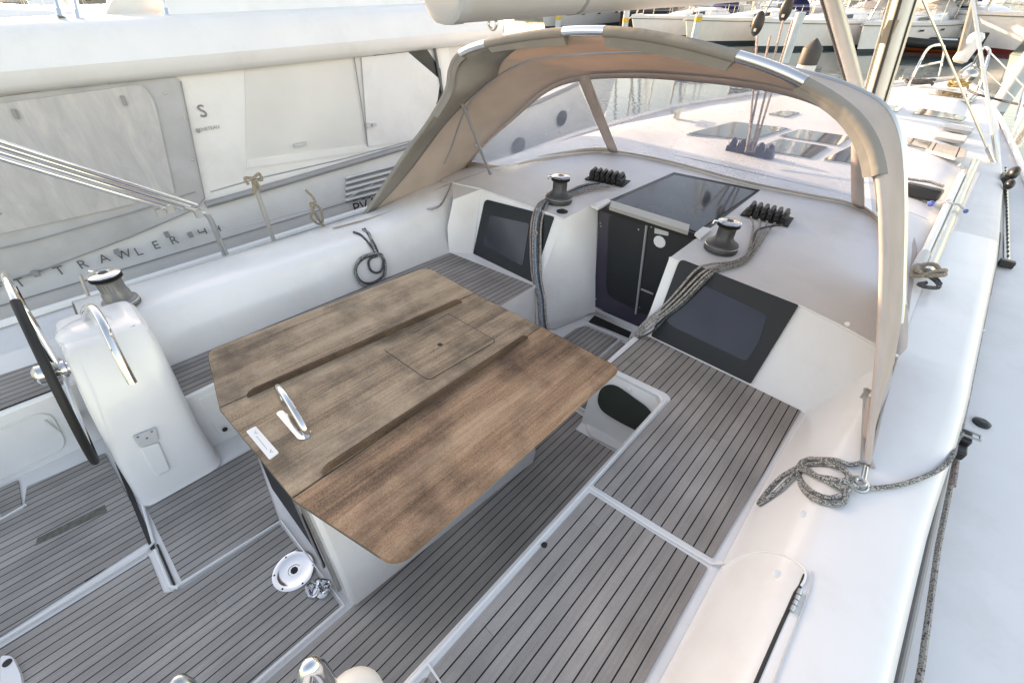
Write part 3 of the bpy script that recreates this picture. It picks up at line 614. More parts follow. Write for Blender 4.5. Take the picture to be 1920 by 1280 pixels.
# --- halyard bundles spilling over the bulkhead: each rope a loose thing of its own
def rope(name, pts, r, mat, label, grp=None, cat='rope', n=7, seg=7, closed=False):
    o = MB().tube(catmull(pts, n, closed), r, seg, closed).build(name, mat)
    return tag(o, label, cat, grp)
pm = ['roperose', 'ropewhite', 'ropeblue', 'ropedark', 'ropewhite']
lab = ['pink flecked control line, outermost on the port side of the companionway', 'white flecked line beside the pink one over the port console', 'blue line running down between the lines on the port console', 'thin dark line hanging behind the blue one on the port console', 'white flecked line with a knot halfway down the port console']
for i in range(5):
    o_ = i*5.2-9
    top = [atp(1150-i*9+6, 348-i*1.8, dz=.035), atp(1100-i*5, 357-i*2, dz=.03), atp(1052-i*3, 378-i*5, dz=.135) if i in (0, 4) else atp(1040-i*2, 386+i, dz=.02), atp(1018+i*2.5, 386+i*1.5, dz=.018)]
    top = [atp(1152-i*9, 349-i*1.6, dz=.03), atp(1105-i*4, 357-i*2.2, dz=.02), atp(1072-i*3, 366-i*1, dz=.015), atp(1030-(4-i)*1.5+0, 374+i*1.0, dz=.02), atp(1006+i*4, 388+i*1.2, dz=.015)]
    dnp = [onblk((1000+i*4.6, 420), .03), onblk((999+i*4.6, 470), .035), onblk((1003+i*4.0, 520), .04), V(aty(1008+i*3.3, 560, 2.50)), V(aty(1010+i*3.6, 600, 2.40)), V(aty(1013+i*5, 640, 2.36))]
    rope('control_line', top+dnp, .009 if i != 2 else .012, pm[i], lab[i], 'control lines over the port console')
kn = onblk((1009.5, 438), .045); rope('rope_knot', [kn+V((.018*math.cos(t), -.004, .022*math.sin(t))) for t in [k*PI/4 for k in range(8)]], .008, 'ropewhite', 'small knot tied in a white line in front of the port cabin window', cat='knot', closed=True, n=3)
lab2 = ['pale rope, upper one draped across the starboard cabin window', 'white flecked rope, second from the top across the starboard cabin window', 'thick grey flecked rope in the middle of the starboard bundle', 'grey flecked rope along the lower side of the starboard bundle', 'black rope under the starboard bundle beside the winch']
pm2 = ['ropewhite', 'ropewhite', 'ropewhite', 'ropegrey', 'ropedark']
paths = [((1412, 425), (1400, 465), (1370, 487), (1320, 489), (1293, 500), (1262, 540), (1232, 575), (1206, 606), (1184, 634)),
         ((1424, 427), (1404, 470), (1385, 489), (1330, 500), (1310, 512), (1270, 552), (1240, 582), (1208, 609), (1187, 636)),
         ((1434, 428), (1410, 472), (1390, 492), (1345, 504), (1322, 518), (1280, 560), (1245, 590), (1212, 612), (1190, 636)),
         ((1443, 431), (1418, 474), (1396, 495), (1355, 508), (1332, 524), (1290, 566), (1252, 594), (1220, 614), (1194, 632)),
         ((1420, 432), (1412, 470), (1392, 490), (1352, 502), (1338, 526), (1296, 570), (1258, 600), (1222, 622), (1196, 634))]
PC = paths[2]
for i, p in enumerate(paths):
    p = tuple((c[0]+(q[0]-c[0])*.55, c[1]+(q[1]-c[1])*.55) if 1 <= k <= 6 else q for k, (q, c) in enumerate(zip(p, PC)))
    pts = [atp(1408+15*i, 407+3.6*i, dz=.05)]+[atp(*q, dz=.02) for q in p[:3]]+[atp(*p[3], dz=.018)]+[onblk(q, .035+.006*(i % 2)) for q in p[4:7]]+[V(aty(*p[7], 2.52)), V(aty(*p[8], 2.50))+V((0, 0, 0))]
    rope('control_line', pts, .0082 if i < 4 else .008, pm2[i], lab2[i], 'control lines over the starboard console')
# --- helm pedestal
def ring(cx, cy_, hx, hy, z, n=20, p=4.0, sh=0):
    out = []
    for k in range(n):
        t = 2*PI*k/n+PI/4; c, s = math.cos(t), math.sin(t)
        out.append(V((cx+hx*math.copysign(abs(c)**(2/p), c), cy_+hy*math.copysign(abs(s)**(2/p), s), z)))
    return out
mb = MB()
prof = [(.0, -2.70, -.225, .285, .225), (.03, -2.70, -.225, .268, .215), (.3, -2.74, -.208, .25, .206), (.6, -2.80, -.172, .23, .200), (.82, -2.86, -.142, .21, .190), (.90, -2.885, -.135, .198, .180), (.93, -2.895, -.134, .18, .162), (.94, -2.90, -.134, .15, .13)]
mb.loft([ring(cx, cy2, hx, hy, z, 48, 7.5) for z, cx, cy2, hx, hy in prof], True, False, True)
ped = mb.build('helm_pedestal', 'gel', yacht, smooth=24)
MB().lathe(V((-2.87, -.19, .925)), [(.13, -.02), (.125, .01), (.10, .028), (.05, .036), (.01, .038)], seg=32).build('compass_cover', 'gel', ped)
MB().box((-2.74, -.02, .928), (.02, .03, .012)).build('small_decal', 'textgrey', ped)
def pedface(px, off=0):   # on the starboard face of the pedestal
    a, b = V((-2.42, -.25, .05)), V((-2.555, -.2, .6)); n_ = V((.55, 0, .135)).normalized(); d = ray(*px); t = n_.dot(a-C0)/n_.dot(d); return C0+d*t+n_*off
pn = V((.55, 0, .135)).normalized()
MB().prism(roundpoly([pedface(p, .008) for p in ((248, 818), (291, 801), (297, 826), (262, 838))], .008), .010, up=pn).build('recess_plate', 'ltgrey', ped)
mb = MB()
for p in ((258, 818), (284, 808), (275, 820)): mb.lathe(pedface(p, .009), [(.006, 0), (.005, .002)], pn, 8)
mb.build('plate_screws', 'textgrey', ped)
MB().prism(roundpoly([pedface(p, .004) for p in ((262, 840), (298, 828), (320, 880), (292, 893))], .02), .02, up=pn).build('raised_panel', 'gel', ped, bevel=.006)
# grab rail on pedestal
gr = [V((-2.97, -.10, .90)), V((-2.98, -.10, 1.0)), V((-2.93, -.105, 1.05)), at(200, 620, 1.03), at(222, 668, .95), at(236, 695, .86), at(250, 719, .76)]
gr = [at(163, 598, .96), at(160, 586, 1.02), at(166, 577, 1.06), at(178, 582, 1.07), at(196, 612, 1.03), at(214, 650, .95), at(232, 686, .86), at(249, 718, .77)]
MB().tube(catmull(gr, 6), .02, 12).build('grab_rail', 'chrome', ped)
# wheel
hc = at(98, 697, .72); n2 = V((.024, -.985, .168)).normalized(); e1 = (V((0, 0, 1))-n2*n2.z).normalized(); e2 = n2.cross(e1); WR = .535
wheel = MB().tube([hc+(e1*math.cos(t)+e2*math.sin(t))*WR for t in [2*PI*k/64 for k in range(64)]], .0145, 12, True).build('steering_wheel', 'chrome', yacht)
c3 = [hc+(e1*math.cos(t)+e2*math.sin(t))*WR for t in [2*PI*(k/40)*.80+.20*PI+.28 for k in range(41)]]
MB().tube(c3, .0185, 12).build('leather_grip', 'rubber', wheel)
for k in range(5):
    t = 2*PI*k/5+.3; u = e1*math.cos(t)+e2*math.sin(t); MB().tube([hc+n2*-.035+u*.02, hc+u*WR*.5-n2*.02, hc+u*(WR-.01)], .011, 8).build('spoke', 'chrome', wheel)
MB().lathe(hc-n2*.16, [(.035, 0), (.035, .10), (.05, .105), (.05, .125), (.03, .13), (.03, .17), (.055, .175), (.055, .215), (.03, .235), (.01, .237)], n2, 24).build('wheel_hub', 'chrome', wheel)
# --- boom, vang, mast, rigging fixed to the yacht
bs, be = atx(845, -10, -1.6), atx(1560, -28, -1.6)
bd = (be-bs).normalized()
bsid = bd.cross(V((0, 0, 1))).normalized(); bup = bsid.cross(bd)
def bsec(c, k=1.0): return [c+bsid*(.13*k*math.copysign(abs(math.cos(t))**.7, math.cos(t)))+bup*(.19*k*math.copysign(abs(math.sin(t))**.8, math.sin(t))) for t in [2*PI*j/24 for j in range(24)]]
b0 = bs+bup*.10; b1 = b0+bd*7.4
boom = MB().loft([bsec(b0), bsec(b1)], True, True, True).build('boom', 'alugrey', yacht)
MB().loft([bsec(b0-bd*.05, .93), bsec(b0-bd*.04, 1.01), bsec(b0+bd*.01, 1.02)], True, True, True).build('boom_end_cap', 'ltgrey', boom)
MB().loft([bsec(b0+bd*.74, 1.012), bsec(b0+bd*.765, 1.012)], True, True, True).build('boom_band', 'grey', boom)
MB().tube([b0+bd*.22-bup*.2+bsid*.02*math.cos(t)*1.2-bup*.02*math.sin(t) for t in [k*PI/6 for k in range(12)]], .006, 6, True).build('boom_bail', 'steel', boom)
MY = 9.0
m0 = aty(1636, 205, MY); m1 = aty(1697, 0, MY); md = (m1-m0).normalized(); m00 = m0-md*.35; m2 = m0+md*14
def msec(c, k=1.0): return [c+V((.155*k*math.copysign(abs(math.cos(t))**.8, math.cos(t)), .23*k*math.sin(t), 0)) for t in [2*PI*j/24 for j in range(24)]]
mast = MB().loft([msec(m00), msec(m2)], True, True, True).build('mast', 'alu', yacht)
for dx, wd, mt, nm in ((-.02, .022, 'black', 'mast_slot'), (-.15, .014, 'steel', 'halyard'), (.135, .012, 'black', 'halyard'), (-.115, .016, 'black', 'mast_slot')):
    MB().tube([m0+V((dx, -.235 if abs(dx) < .1 else -.14, 0)), m0+V((dx, -.235 if abs(dx) < .1 else -.14, 0))+md*9], wd, 6).build(nm, mt, mast)
MB().box(m0+md*.95+V((-.05, -.235, 0)), (.12, .03, .26)).build('mast_fitting', 'brown', mast)
MB().sphere(m0+md*2.05+V((.17, -.02, 0)), (.06, .06, .08)).build('mast_fitting', 'black', mast)
# rod vang from mast foot up to the boom
v0, v1 = aty(1622, 160, 8.6), aty(1556, -20, 7.3)
MB().tube([v0+V((0, 0, -.15)), v1], .085, 12).build('rod_vang', 'alu', yacht); 
MB().tube([v0+V((-.10, -.05, -.15)), v1+V((-.10, -.05, 0))], .028, 8).build('vang_tackle', 'ropedark', yacht)
# shrouds and turnbuckles
cp_ = atp(1868, 318, z0=.80)
def wire(name, p, q, r, mat='steel', par=yacht): return MB().tube([p, q], r, 6).build(name, mat, par)
wire('shroud', cp_, aty(1726, -10, 6.3), .011); wire('shroud', cp_+V((.02, .02, 0)), aty(1822, -10, 7.6), .016, 'white')
mb = MB(); mb.tube([cp_, cp_+(aty(1726, -10, 6.3)-cp_).normalized()*.35], .020, 8); mb.tube([cp_+V((.02, .02, 0)), cp_+V((.02, .02, 0))+(aty(1822, -10, 7.6)-cp_).normalized()*.4], .022, 8); mb.box(cp_-V((0, 0, .03)), (.05, .14, .09)); mb.build('turnbuckle', 'steel', yacht)
# genoa tracks with cars, both side deck & coaming edge tube
def sdk(px, off=0):      # point on the starboard side deck
    lo, hi = .3, 1.5
    for k in range(40):
        m_ = (lo+hi)/2; p = at(*px, m_)
        if p.y < -2 or p.y > 14 or interp(p.y, ZD)-m_ < 0: hi = m_
        else: lo = m_
    return at(*px, lo+off)
TK = [sdk((1883, 318), .03), sdk((1886, 400), .03), sdk((1887, 492), .03)]
tk = MB().tube(TK, .022, 6).build('genoa_track', 'steel', yacht)
mb = MB()
for k in range(26): p = TK[0].lerp(TK[2], k/26)+V((.0, 0, .02)); mb.box(p, (.014, .05, .008))
mb.build('track_holes', 'rubber', tk); MB().box(TK[2]+V((.0, -.03, .0)), (.10, .07, .06)).build('track_end_stop', 'black', tk, bevel=.01)
mb = MB(); p = sdk((1884, 338), .08); mb.box(p, (.09, .26, .10)); mb.sphere(p+V((.02, -.02, .08)), (.05, .10, .07)); mb.sphere(p+V((.02, -.32, .03)), (.04, .07, .05)); mb.build('genoa_car', 'black', tk, bevel=.01)
def edgept(Y, dx, z): return V((interp(Y, XE)+dx, Y, z))
EY = [-1.4, -.6, 0, .6, 1.2, 1.8, 2.4, 3.0, 3.6, 4.2, 4.8, 5.4, 6.0]
MB().tube([edgept(Y, .045, .56+max(0, Y-2.6)*.055) for Y in EY], .022, 8).build('jackstay_tube', 'grey', yacht)
MB().tube([edgept(Y, .018, .64+max(0, Y-2.6)*.05) for Y in EY], .010, 6).build('edge_trim', 'textgrey', yacht)
ed = tag(MB().tube([edgept(Y, .10+(.02 if Y < 2 else 0), .52+max(0, Y-2.6)*.055) for Y in [-1.4, -.4, .6, 1.4, 2.0, 2.35, 3.0, 3.8, 4.6, 5.4, 6.2]], .011, 7).build('sheet_line', 'ropewhite'), 'thin speckled white line running the length of the starboard side deck', 'rope')
ed = tag(MB().tube([edgept(Y, .075+.02*math.sin(Y*1.3), .60+max(0, Y-2.6)*.055) for Y in [2.35, 3.0, 3.8, 4.6, 5.4, 6.0]], .012, 7).build('sheet_line', 'roperose'), 'pinkish sheet led from the turning block to the shroud base', 'rope')
mb = MB(); p = at(1806, 815, .72); mb.box(p+V((0, 0, -.02)), (.07, .10, .06)); mb.box(p+V((.01, -.09, -.04)), (.045, .07, .05)); blk_ = mb.build('turning_block', 'black', yacht, bevel=.008)
MB().tube([p+V((-.02, .02, .02)), p+V((.055, .02, .02)), p+V((.055, -.02, .02)), p+V((-.02, -.03, .02))], .007, 6, True).build('block_shackle', 'steel', blk_)
MB().lathe(sdk((1841, 792), .01), [(.042, -.01), (.042, .005), (.025, .015), (.015, .015)], seg=20).build('fairlead', 'black', yacht)
# cabin side windows under the coachroof edge
for ya, yb in ((2.5, 3.1), (3.3, 4.4)):
    mb = MB(); q = [V((interp(Y, XE)+.008, Y, z)) for Y, z in ((ya, .52), (yb, .56), (yb+.1, .70), (ya+.12, .66))]; mb.prism(q, .006, up=(1, 0, 0)); mb.build('cabin_side_window', 'smoked', yacht)
MB().sphere(edgept(4.1, .09, .64), .014).build('lifeline_end', 'steel', yacht)
# deck fittings on the roof
def flush(pts, name='deck_hatch', mat='glassdk', fr='ltgrey', dz=.02):
    P = [atp(*p, dz=dz) for p in pts]; c = sum(P, V())/len(P)
    h = MB().prism(roundpoly([c+(p-c)*1.05-V((0, 0, .006)) for p in P], .03), .03).build(name, fr, yacht)
    MB().prism(roundpoly(P, .03), .006).build('hatch_glass', mat, h); return h
flush([(1290, 250), (1408, 262), (1478, 240), (1376, 228)]); flush([(1416, 279), (1520, 296), (1552, 275), (1462, 260)]); flush([(1462, 254), (1572, 272), (1596, 256), (1500, 242)])
flush([(1545, 298), (1600, 306), (1640, 280), (1600, 272)]); flush([(1700, 272), (1740, 279), (1750, 266), (1712, 258)])
for q_ in [[(1700, 257), (1812, 279), (1808, 296), (1792, 294), (1700, 268)]]: flush(q_, 'cabin_skylight', 'woodblind')
flush([(1752, 255), (1768, 247), (1815, 255), (1808, 265)], 'small_hatch', 'ltgrey', 'grey'); flush([(1768, 237), (1783, 230), (1826, 238), (1822, 247)], 'small_hatch', 'ltgrey', 'grey')
flush([(1712, 213), (1727, 203), (1812, 218), (1804, 226)]); flush([(1655, 206), (1668, 197), (1692, 199), (1684, 209)]); flush([(1740, 176), (1757, 168), (1832, 180), (1822, 187)])
flush([(1440, 213), (1470, 207), (1500, 211), (1475, 219)], 'small_hatch')
mb = MB()
bp_ = atp(1404, 290); mb.box(bp_+V((0, 0, .03)), (.50, .10, .06)); 
for k in range(5): mb.sphere(bp_+V((-.2+.1*k, -.02, .09)), (.045, .05, .06))
mb.build('mainsheet_blocks', 'bluegrey', yacht)
mb = MB(); p = atp(1268, 222); mb.box(p+V((0, 0, .05)), (.04, .12, .10)); mb.tube([p+V((0, -.18, .10)), p+V((0, .18, .10))], .03, 8); mb.build('mooring_cleat', 'steel', yacht)
# mainsheet
for i, (a, b) in enumerate((((1403, 285), (1420, 68)), ((1398, 285), (1444, 68)), ((1409, 285), (1468, 40)), ((1413, 285), (1486, 40)))):
    q = atp(*a, dz=.1); e = aty(*b, q.y+1.0+.1*i)
    rope('mainsheet_line', [q, q.lerp(e, .5), e], .012, 'roperose', ['mainsheet part, leftmost of the four parts rising from the blue blocks', 'mainsheet part, second from left of the four rising from the blue blocks', 'mainsheet part, third from left of the four rising from the blue blocks', 'mainsheet part, rightmost of the four rising from the blue blocks'][i], 'mainsheet parts', n=3)
for px, sc_ in (((1421, 45), 1.0), ((1474, 18), .95)):
    q = aty(*px, atp(1403, 285).y+1.05); w = MB().sphere(q, (.07*sc_, .035, .125*sc_), 16).build('sheet_block', 'black'); tag(w, 'black oval pulley block hanging above the sprayhood' if sc_ == 1 else 'black pulley block under the boom, right of the oval one', 'pulley block')
    MB().tube([q+V((.03*math.cos(t), 0, .17+.03*math.sin(t)+.0)) for t in [k*PI/5 for k in range(10)]], .008, 6, True).build('shackle', 'steel', w)
    MB().box(q+V((0, -.034, -.06)), (.03, .012, .03)).build('block_bolt', 'steel', w)
# winch handle pocket
q = atp(1722, 370, z0=.95); R15 = Matrix.Rotation(math.radians(-8), 3, 'Z')
t_ = tag(MB().box(q+V((0, 0, .05)), (.28, .13, .10), R15).build('instrument_pod', 'black', bevel=.02), 'black plastic box on the coachroof beside the sprayhood', 'deck box')
MB().tube([q+V((-.16, .05, .12)), q+V((.02, .06, .13)), q+V((.12, .03, .12))], .012, 6).build('cord', 'ropewhite', t_)
# pulpit, stanchions, lifelines
def pole(pts, r=.022, name='pulpit_rail', mat='chrome', n=4): return MB().tube(catmull(pts, n), r, 8).build(name, mat, yacht)
D = lambda x, y, dz=0: atp(x, y, dz=dz)
pole([D(1703, 162), aty(1722, 122, D(1703, 162).y), aty(1742, 90, 12.2), aty(1766, 85, 12.6), aty(1769, 100, 12.8), D(1760, 142)]); pole([aty(1719, 126, D(1703, 162).y), aty(1763, 117, 12.6)], n=1)
pole([D(1812, 150), aty(1828, 115, D(1812, 150).y), aty(1844, 91, 12.3), aty(1855, 96, 12.0), aty(1850, 120, 11.6), D(1832, 172)]); pole([aty(1826, 123, 12.2), aty(1848, 135, 11.7)], n=1)
s1 = D(1906, 226); s1t = aty(1922, 165, s1.y); pole([s1, s1t], n=1, name='stanchion')
pole([aty(1855, 97, 12.0), s1t, V((1.38, 4.0, 1.35))], .010, 'lifeline', 'steel', n=1); pole([aty(1850, 135, 11.7), s1.lerp(s1t, .5), V((1.40, 4.0, 1.0))], .008, 'lifeline', 'steel', n=1)
mb = MB(); q = D(1805, 152); mb.box(q+V((0, .1, .05)), (.22, .5, .10)); mb.sphere(q+V((.05, -.1, .10)), (.12, .12, .1)); mb.tube([q+V((-.1, .3, .1)), q+V((0, .7, .22))], .05, 8); mb.build('anchor_windlass', 'steel', yacht)
t_ = D(1808, 128); MB().lathe(aty(1796, 118, 12.9), [(.07, 0), (.12, .04), (.12, .42), (.07, .48)], axis=(.15, 0, 1), seg=16).build('furling_drum', 'white', yacht)
MB().tube([aty(1800, 100, 12.9), aty(1835, -30, 12.0)], .05, 8).build('furled_foresail', 'canvaslt', yacht)
rope('mooring_line', [D(1815, 168, .05), D(1835, 178, .12), aty(1870, 187, 10.6), aty(1945, 204, 10.2)], .016, 'ropedark', 'black mooring line leaving the bow over the starboard rail', n=4)
rope('coiled_line', [D(1795, 163, .05)+V((.14*math.cos(t*1.1), .10*math.sin(t*1.1), .02*math.sin(3*t)+t*.006)) for t in [k*.6 for k in range(24)]], .016, 'gold', 'small heap of yellow and grey line on the foredeck beside the bow rail', n=3)
rope('coiled_line', [D(1722, 157, .04)+V((.20*math.cos(t*1.1), .10*math.sin(t*1.1), .02*math.sin(3*t)+t*.006)) for t in [k*.6 for k in range(20)]], .02, 'ropedark', 'dark coil of line on the port side of the foredeck', n=3)
# port side stanchions with lifeline
sa, sb = atx(520, 470, -4.1), atx(474, 337, -4.02)
st = MB().tube([sa, sb], .020, 8).build('stanchion', 'alu', yacht)
MB().tube([atx(395, 360, -4.02), sb, atx(640, 299, -4.05), atx(775, 263, -4.05), atx(900, 235, -4.1)], .006, 6).build('lifeline', 'steel', yacht)
MB().tube([atx(425, 432, -4.02), sa.lerp(sb, .45), atx(640, 378, -4.05), atx(700, 345, -4.05)], .005, 6).build('lifeline', 'steel', yacht)
MB().tube([atx(150, 515, -4.05), atx(168, 560, -4.05)], .012, 6).build('stanchion', 'alu', yacht)
rope('cord_bow', [sb+V((.02, dx*.05, dz*.06)) for dx, dz in ((-1, -.4), (-1.2, .5), (0, .3), (1.1, .7), (1.2, -.2), (0, -.1), (-.6, -1.8), (.2, -.3), (.7, -1.5))], .012, 'ropetan', 'tan cord tied in a bow on top of the port stanchion', n=4)
q = atx(573, 356, -4.04); rope('cord_hank', [q, q+V((.02, .05, -.12)), q+V((.0, -.02, -.26)), q+V((.02, .06, -.34)), q+V((.0, .09, -.20)), q+V((.02, .0, -.12)), q+V((.0, .05, -.30)), q+V((.0, .10, -.42))], .012, 'ropetan', 'short hank of tan cord hanging from the port lifeline', n=4)
# --- folded bimini frame (four stainless tubes)
bf = thing('bimini_frame', 'folded stainless bimini frame lying along the port rail', 'bimini frame', atx(430, 500, -4.1))
jt = atx(372, 397, -4.1)
for i, (ya, yb, r) in enumerate(((266, 385, .015), (275, 389, .019), (286, 394, .017), (298, 400, .017))):
    a = atx(-30, ya-10, -3.98-.03*i); b = atx(370-i*14, yb-(0 if i == 0 else i*1.5), -4.1+.0*i); MB().tube([a, a.lerp(b, .5), b], r, 10).build('frame_tube', 'chrome', bf)
MB().tube(catmull([atx(345, 388, -4.1), jt, atx(395, 412, -4.1), atx(430, 500, -4.12)], 6), .021, 10).build('frame_leg', 'steel', bf)
MB().tube([atx(412, 445, -4.1), atx(436, 497, -4.05)], .012, 8).build('brace_link', 'steel', bf)
mb = MB()
for p in ((300, 398), (318, 391), (372, 400)): MB().box(atx(*p, -4.09), (.05, .05, .06)).build('hinge_fitting', 'steel', bf)

# ================================================================ cockpit table
TZ = .75
tb = thing('cockpit_table', 'large weathered teak cockpit table with both leaves up and two raised fiddles', 'table', (-1.45, .8, 0))
def top(pts, r, name, mat, th=.028, dz=0, par=None, bevel=.004):
    P = [at(*p, TZ+dz) for p in pts]
    return MB().prism(roundpoly(P, r, 6), th).build(name, mat, par or tb, bevel=bevel)
g = .6
lf = top([(411.5, 763), (388, 657), (800, 500), (889, 548.6)], [.004, .07, .09, .004], 'leaf', 'table')
cp2 = top([(411, 765.2), (890, 550), (1013, 612), (547.5, 932)], .004, 'centre_panel', 'table')
rf = top([(548.8, 934.5), (1014.5, 612), (1163, 690), (742, 1062)], [.004, .004, .045, .075], 'leaf', 'tabler', par=tb)
# dark plywood edge bands under each part
def band_(pts, r, par, name='edge_band'):
    P = [at(*p, TZ-.006) for p in pts]; c = sum(P, V())/len(P); P = [c+(p-c)*1.0022 for p in P]; MB().prism(roundpoly(P, r, 6), .020).build(name, 'edge', par)
band_([(411.5, 763), (388, 657), (800, 500), (889, 548.6)], [.004, .07, .09, .004], lf); band_([(411, 765.2), (890, 550), (1013, 612), (547.5, 932)], .004, cp2); band_([(548.8, 934.5), (1014.5, 612), (1163, 690), (742, 1062)], [.004, .004, .045, .075], rf)
ld = [(721, 655.5), (841, 588.5), (930, 639), (803, 712)]
MB().prism(roundpoly([at(*p, TZ+.0015) for p in [(720, 656), (841, 587.4), (931.5, 639), (803, 713.4)]], [.006, .02, .03, .03]), .001).build('lid_gap', 'rubber', cp2)
lid = MB().prism(roundpoly([at(*p, TZ+.004) for p in ld], [.006, .02, .03, .03]), .003).build('locker_lid', 'table', cp2)
MB().lathe(at(825, 646, TZ+.0042), [(.016, 0), (.015, .001)], seg=18).build('finger_hole', 'rubber', cp2)
def fiddle(a, b, w=.0085, h=.034):
    A, B = at(*a, TZ), at(*b, TZ); u = (B-A).normalized(); s = V((u.y, -u.x, 0)); rows = []
    for t, hh, ww in ((0, .25, .8), (.010, .7, 1), (.03, 1, 1), (.97, 1, 1), (.990, .7, 1), (1, .25, .8)):
        c = A.lerp(B, t); rows.append([c-s*w*ww, c-s*w*ww*.98+V((0, 0, h*hh*.86)), c-s*w*ww*.8+V((0, 0, h*hh)), c+s*w*ww*.8+V((0, 0, h*hh)), c+s*w*ww*.98+V((0, 0, h*hh*.86)), c+s*w*ww])
    MB().loft(rows, False, True, True).build('fiddle', 'fiddle', tb)
fiddle((464, 744), (865, 566)); fiddle((604, 888), (988, 633))
ha, hb_ = at(531, 752, TZ), at(576, 814, TZ)
mid = ha.lerp(hb_, .5)
arch = [ha+V((0, 0, 0)), ha+V((.0, 0, .06)), ha.lerp(hb_, .12)+V((0, 0, .115)), ha.lerp(hb_, .38)+V((0, 0, .125)), ha.lerp(hb_, .72)+V((0, 0, .085)), ha.lerp(hb_, .95)+V((0, 0, .035)), hb_]
arch = [ha, aty(524, 752, ha.y), aty(523, 747, ha.y+.002), aty(532, 745, ha.y+.003), aty(550, 762, ha.y+.002), aty(566, 788, ha.y), hb_]
uu = (hb_-ha); arch = [ha+V((0, 0, .0)), ha-uu*.03+V((0, 0, .06)), ha+uu*.08+V((0, 0, .115)), ha+uu*.38+V((0, 0, .13)), ha+uu*.72+V((0, 0, .10)), ha+uu*.97+V((0, 0, .045)), hb_]
hd = MB().tube(catmull(arch, 6), .0165, 12).build('grab_handle', 'chrome', tb)
MB().prism(roundpoly([at(*p, TZ+.004) for p in ((517, 774), (528, 768), (584, 808), (579, 822), (560, 824))], .015), .004).build('handle_base', 'chrome', hd)
pl = MB().prism(roundpoly([at(*p, TZ+.004) for p in ((461, 808), (479, 798), (523, 848), (505, 861))], .008), .004).build('name_plate', 'white', tb)
mb = MB()
a = at(475, 806, TZ+.0045); b = at(513, 852, TZ+.0045); u = (b-a).normalized(); s = V((u.y, -u.x, 0))
for t in (.1, .86): c = a.lerp(b, t); mb.tube([c-u*.01-s*.006, c+u*.004+s*.004, c+u*.012-s*.006], .0012, 4)
for k in range(9): c = a.lerp(b, .25+.06*k); mb.box(c+s*.006, (.009, .0025, .001)); 
mb.build('plate_engraving', 'grey', pl)
# pedestal: white box narrower than the top, acrylic aft door
def tpt(x, y, z): return V((x, y, z))
mb = MB()
bs0 = [(-2.05, .14), (-1.085, .125), (-1.008, 1.38), (-1.05, 1.46), (-2.03, 1.47)]
mb.loft([[tpt(x, y, 0) for x, y in bs0], [tpt(lerp(x, -1.58, .0), y, .04) for x, y in bs0], [tpt(lerp(x, -1.6, .07), lerp(y, .8, .02), .30) for x, y in bs0], [tpt(lerp(x, -1.6, .15), lerp(y, .8, .04), .722) for x, y in bs0]], True, True, True)
mb.build('table_pedestal', 'gel', tb, bevel=.02)
def aftp(px, off=0):
    a0, n_ = V((-1.5, .135, 0)), V((0, -1, .05)).normalized(); d = ray(*px); t = n_.dot(a0-C0)/n_.dot(d); return C0+d*t+n_*off
dr = MB().prism(roundpoly([V((-1.98, .128, .06)), V((-1.21, .128, .05)), V((-1.29, .158, .70)), V((-1.90, .158, .70))], .02), .01, up=(0, -1, .05)).build('acrylic_door', 'smoked', tb)
MB().tube([V((-1.195, .118, .04)), V((-1.275, .146, .70))], .010, 6).build('door_rail', 'steel', dr)
MB().tube([V((-1.34, .118, .06)), V((-1.395, .146, .70))], .008, 6).build('door_rail', 'steel', dr)
MB().lathe(V((-1.124, .25, .14)), [(.012, 0), (.012, .006)], axis=(1, 0, .2), seg=12).build('side_button', 'rubber', tb)

# ================================================================ sprayhood
sh = thing('sprayhood', 'taupe canvas sprayhood with clear windows arched over the companionway', 'sprayhood', (CX, 2.6, .9))
def apl(px, y0=1.95, s=.45, z0=.7):
    d = ray(*px); t = (y0+s*(C0.z-z0)-C0.y)/(d.y-s*d.z); return C0+d*t
Apx = [(668, 425), (705, 372), (762, 287), (805, 228), (838, 172), (845, 132), (860, 105), (900, 86), (980, 70), (1060, 61), (1130, 60), (1200, 66), (1290, 83), (1370, 104), (1440, 126), (1500, 152), (1560, 186), (1608, 228), (1640, 288), (1652, 370), (1656, 480), (1652, 600), (1644, 710), (1635, 790), (1626, 868)]
A3 = [apl(p) for p in Apx]
# port wing runs down and aft to its tie point: keep these points beside the coaming
base_p = V((-3.52, 1.62, .80)); 
def fixwing(P):
    out = []
    for i, p in enumerate(P): out.append(p)
    return out
Ac = resample(catmull(A3, 6), 121)
def hoop(W, zb, zt, Yb, Yt, p, n=121, cx=CX, bow=0):
    raw = []
    for k in range(241):
        t = PI*k/240; c, s = math.cos(t), math.sin(t); h = abs(s)**p
        raw.append(V((cx-W*math.copysign(abs(c)**p, c), Yb+(Yt-Yb)*h+bow*h*h, zb+(zt-zb)*h)))
    return resample(raw, n)
Mpx = [(873, 203), (917, 153), (973, 120), (1025, 106), (1100, 99), (1200, 96), (1290, 100), (1400, 114), (1500, 134), (1580, 157), (1650, 192), (1680, 235), (1693, 300), (1696, 400), (1694, 500)]
Mc = resample(catmull([V((-3.60, 2.70, .86)), V((-3.46, 2.84, 1.2))]+[aty(*p, 2.9) for p in Mpx]+[V((.27, 2.85, 1.10)), V((.36, 2.75, .87))], 6), 121)
Gpx = [(865, 328), (905, 273), (960, 220), (1023, 165), (1090, 142), (1180, 136), (1280, 140), (1400, 152), (1480, 168), (1540, 190), (1590, 222), (1615, 262)]
G3 = [aty(*p, 3.40) for p in Gpx]+[aty(1648, 350, 3.4), V((.06, 3.4, 1.22)), V((.20, 3.4, .96))]
Gc = resample(catmull(G3, 6), 121)
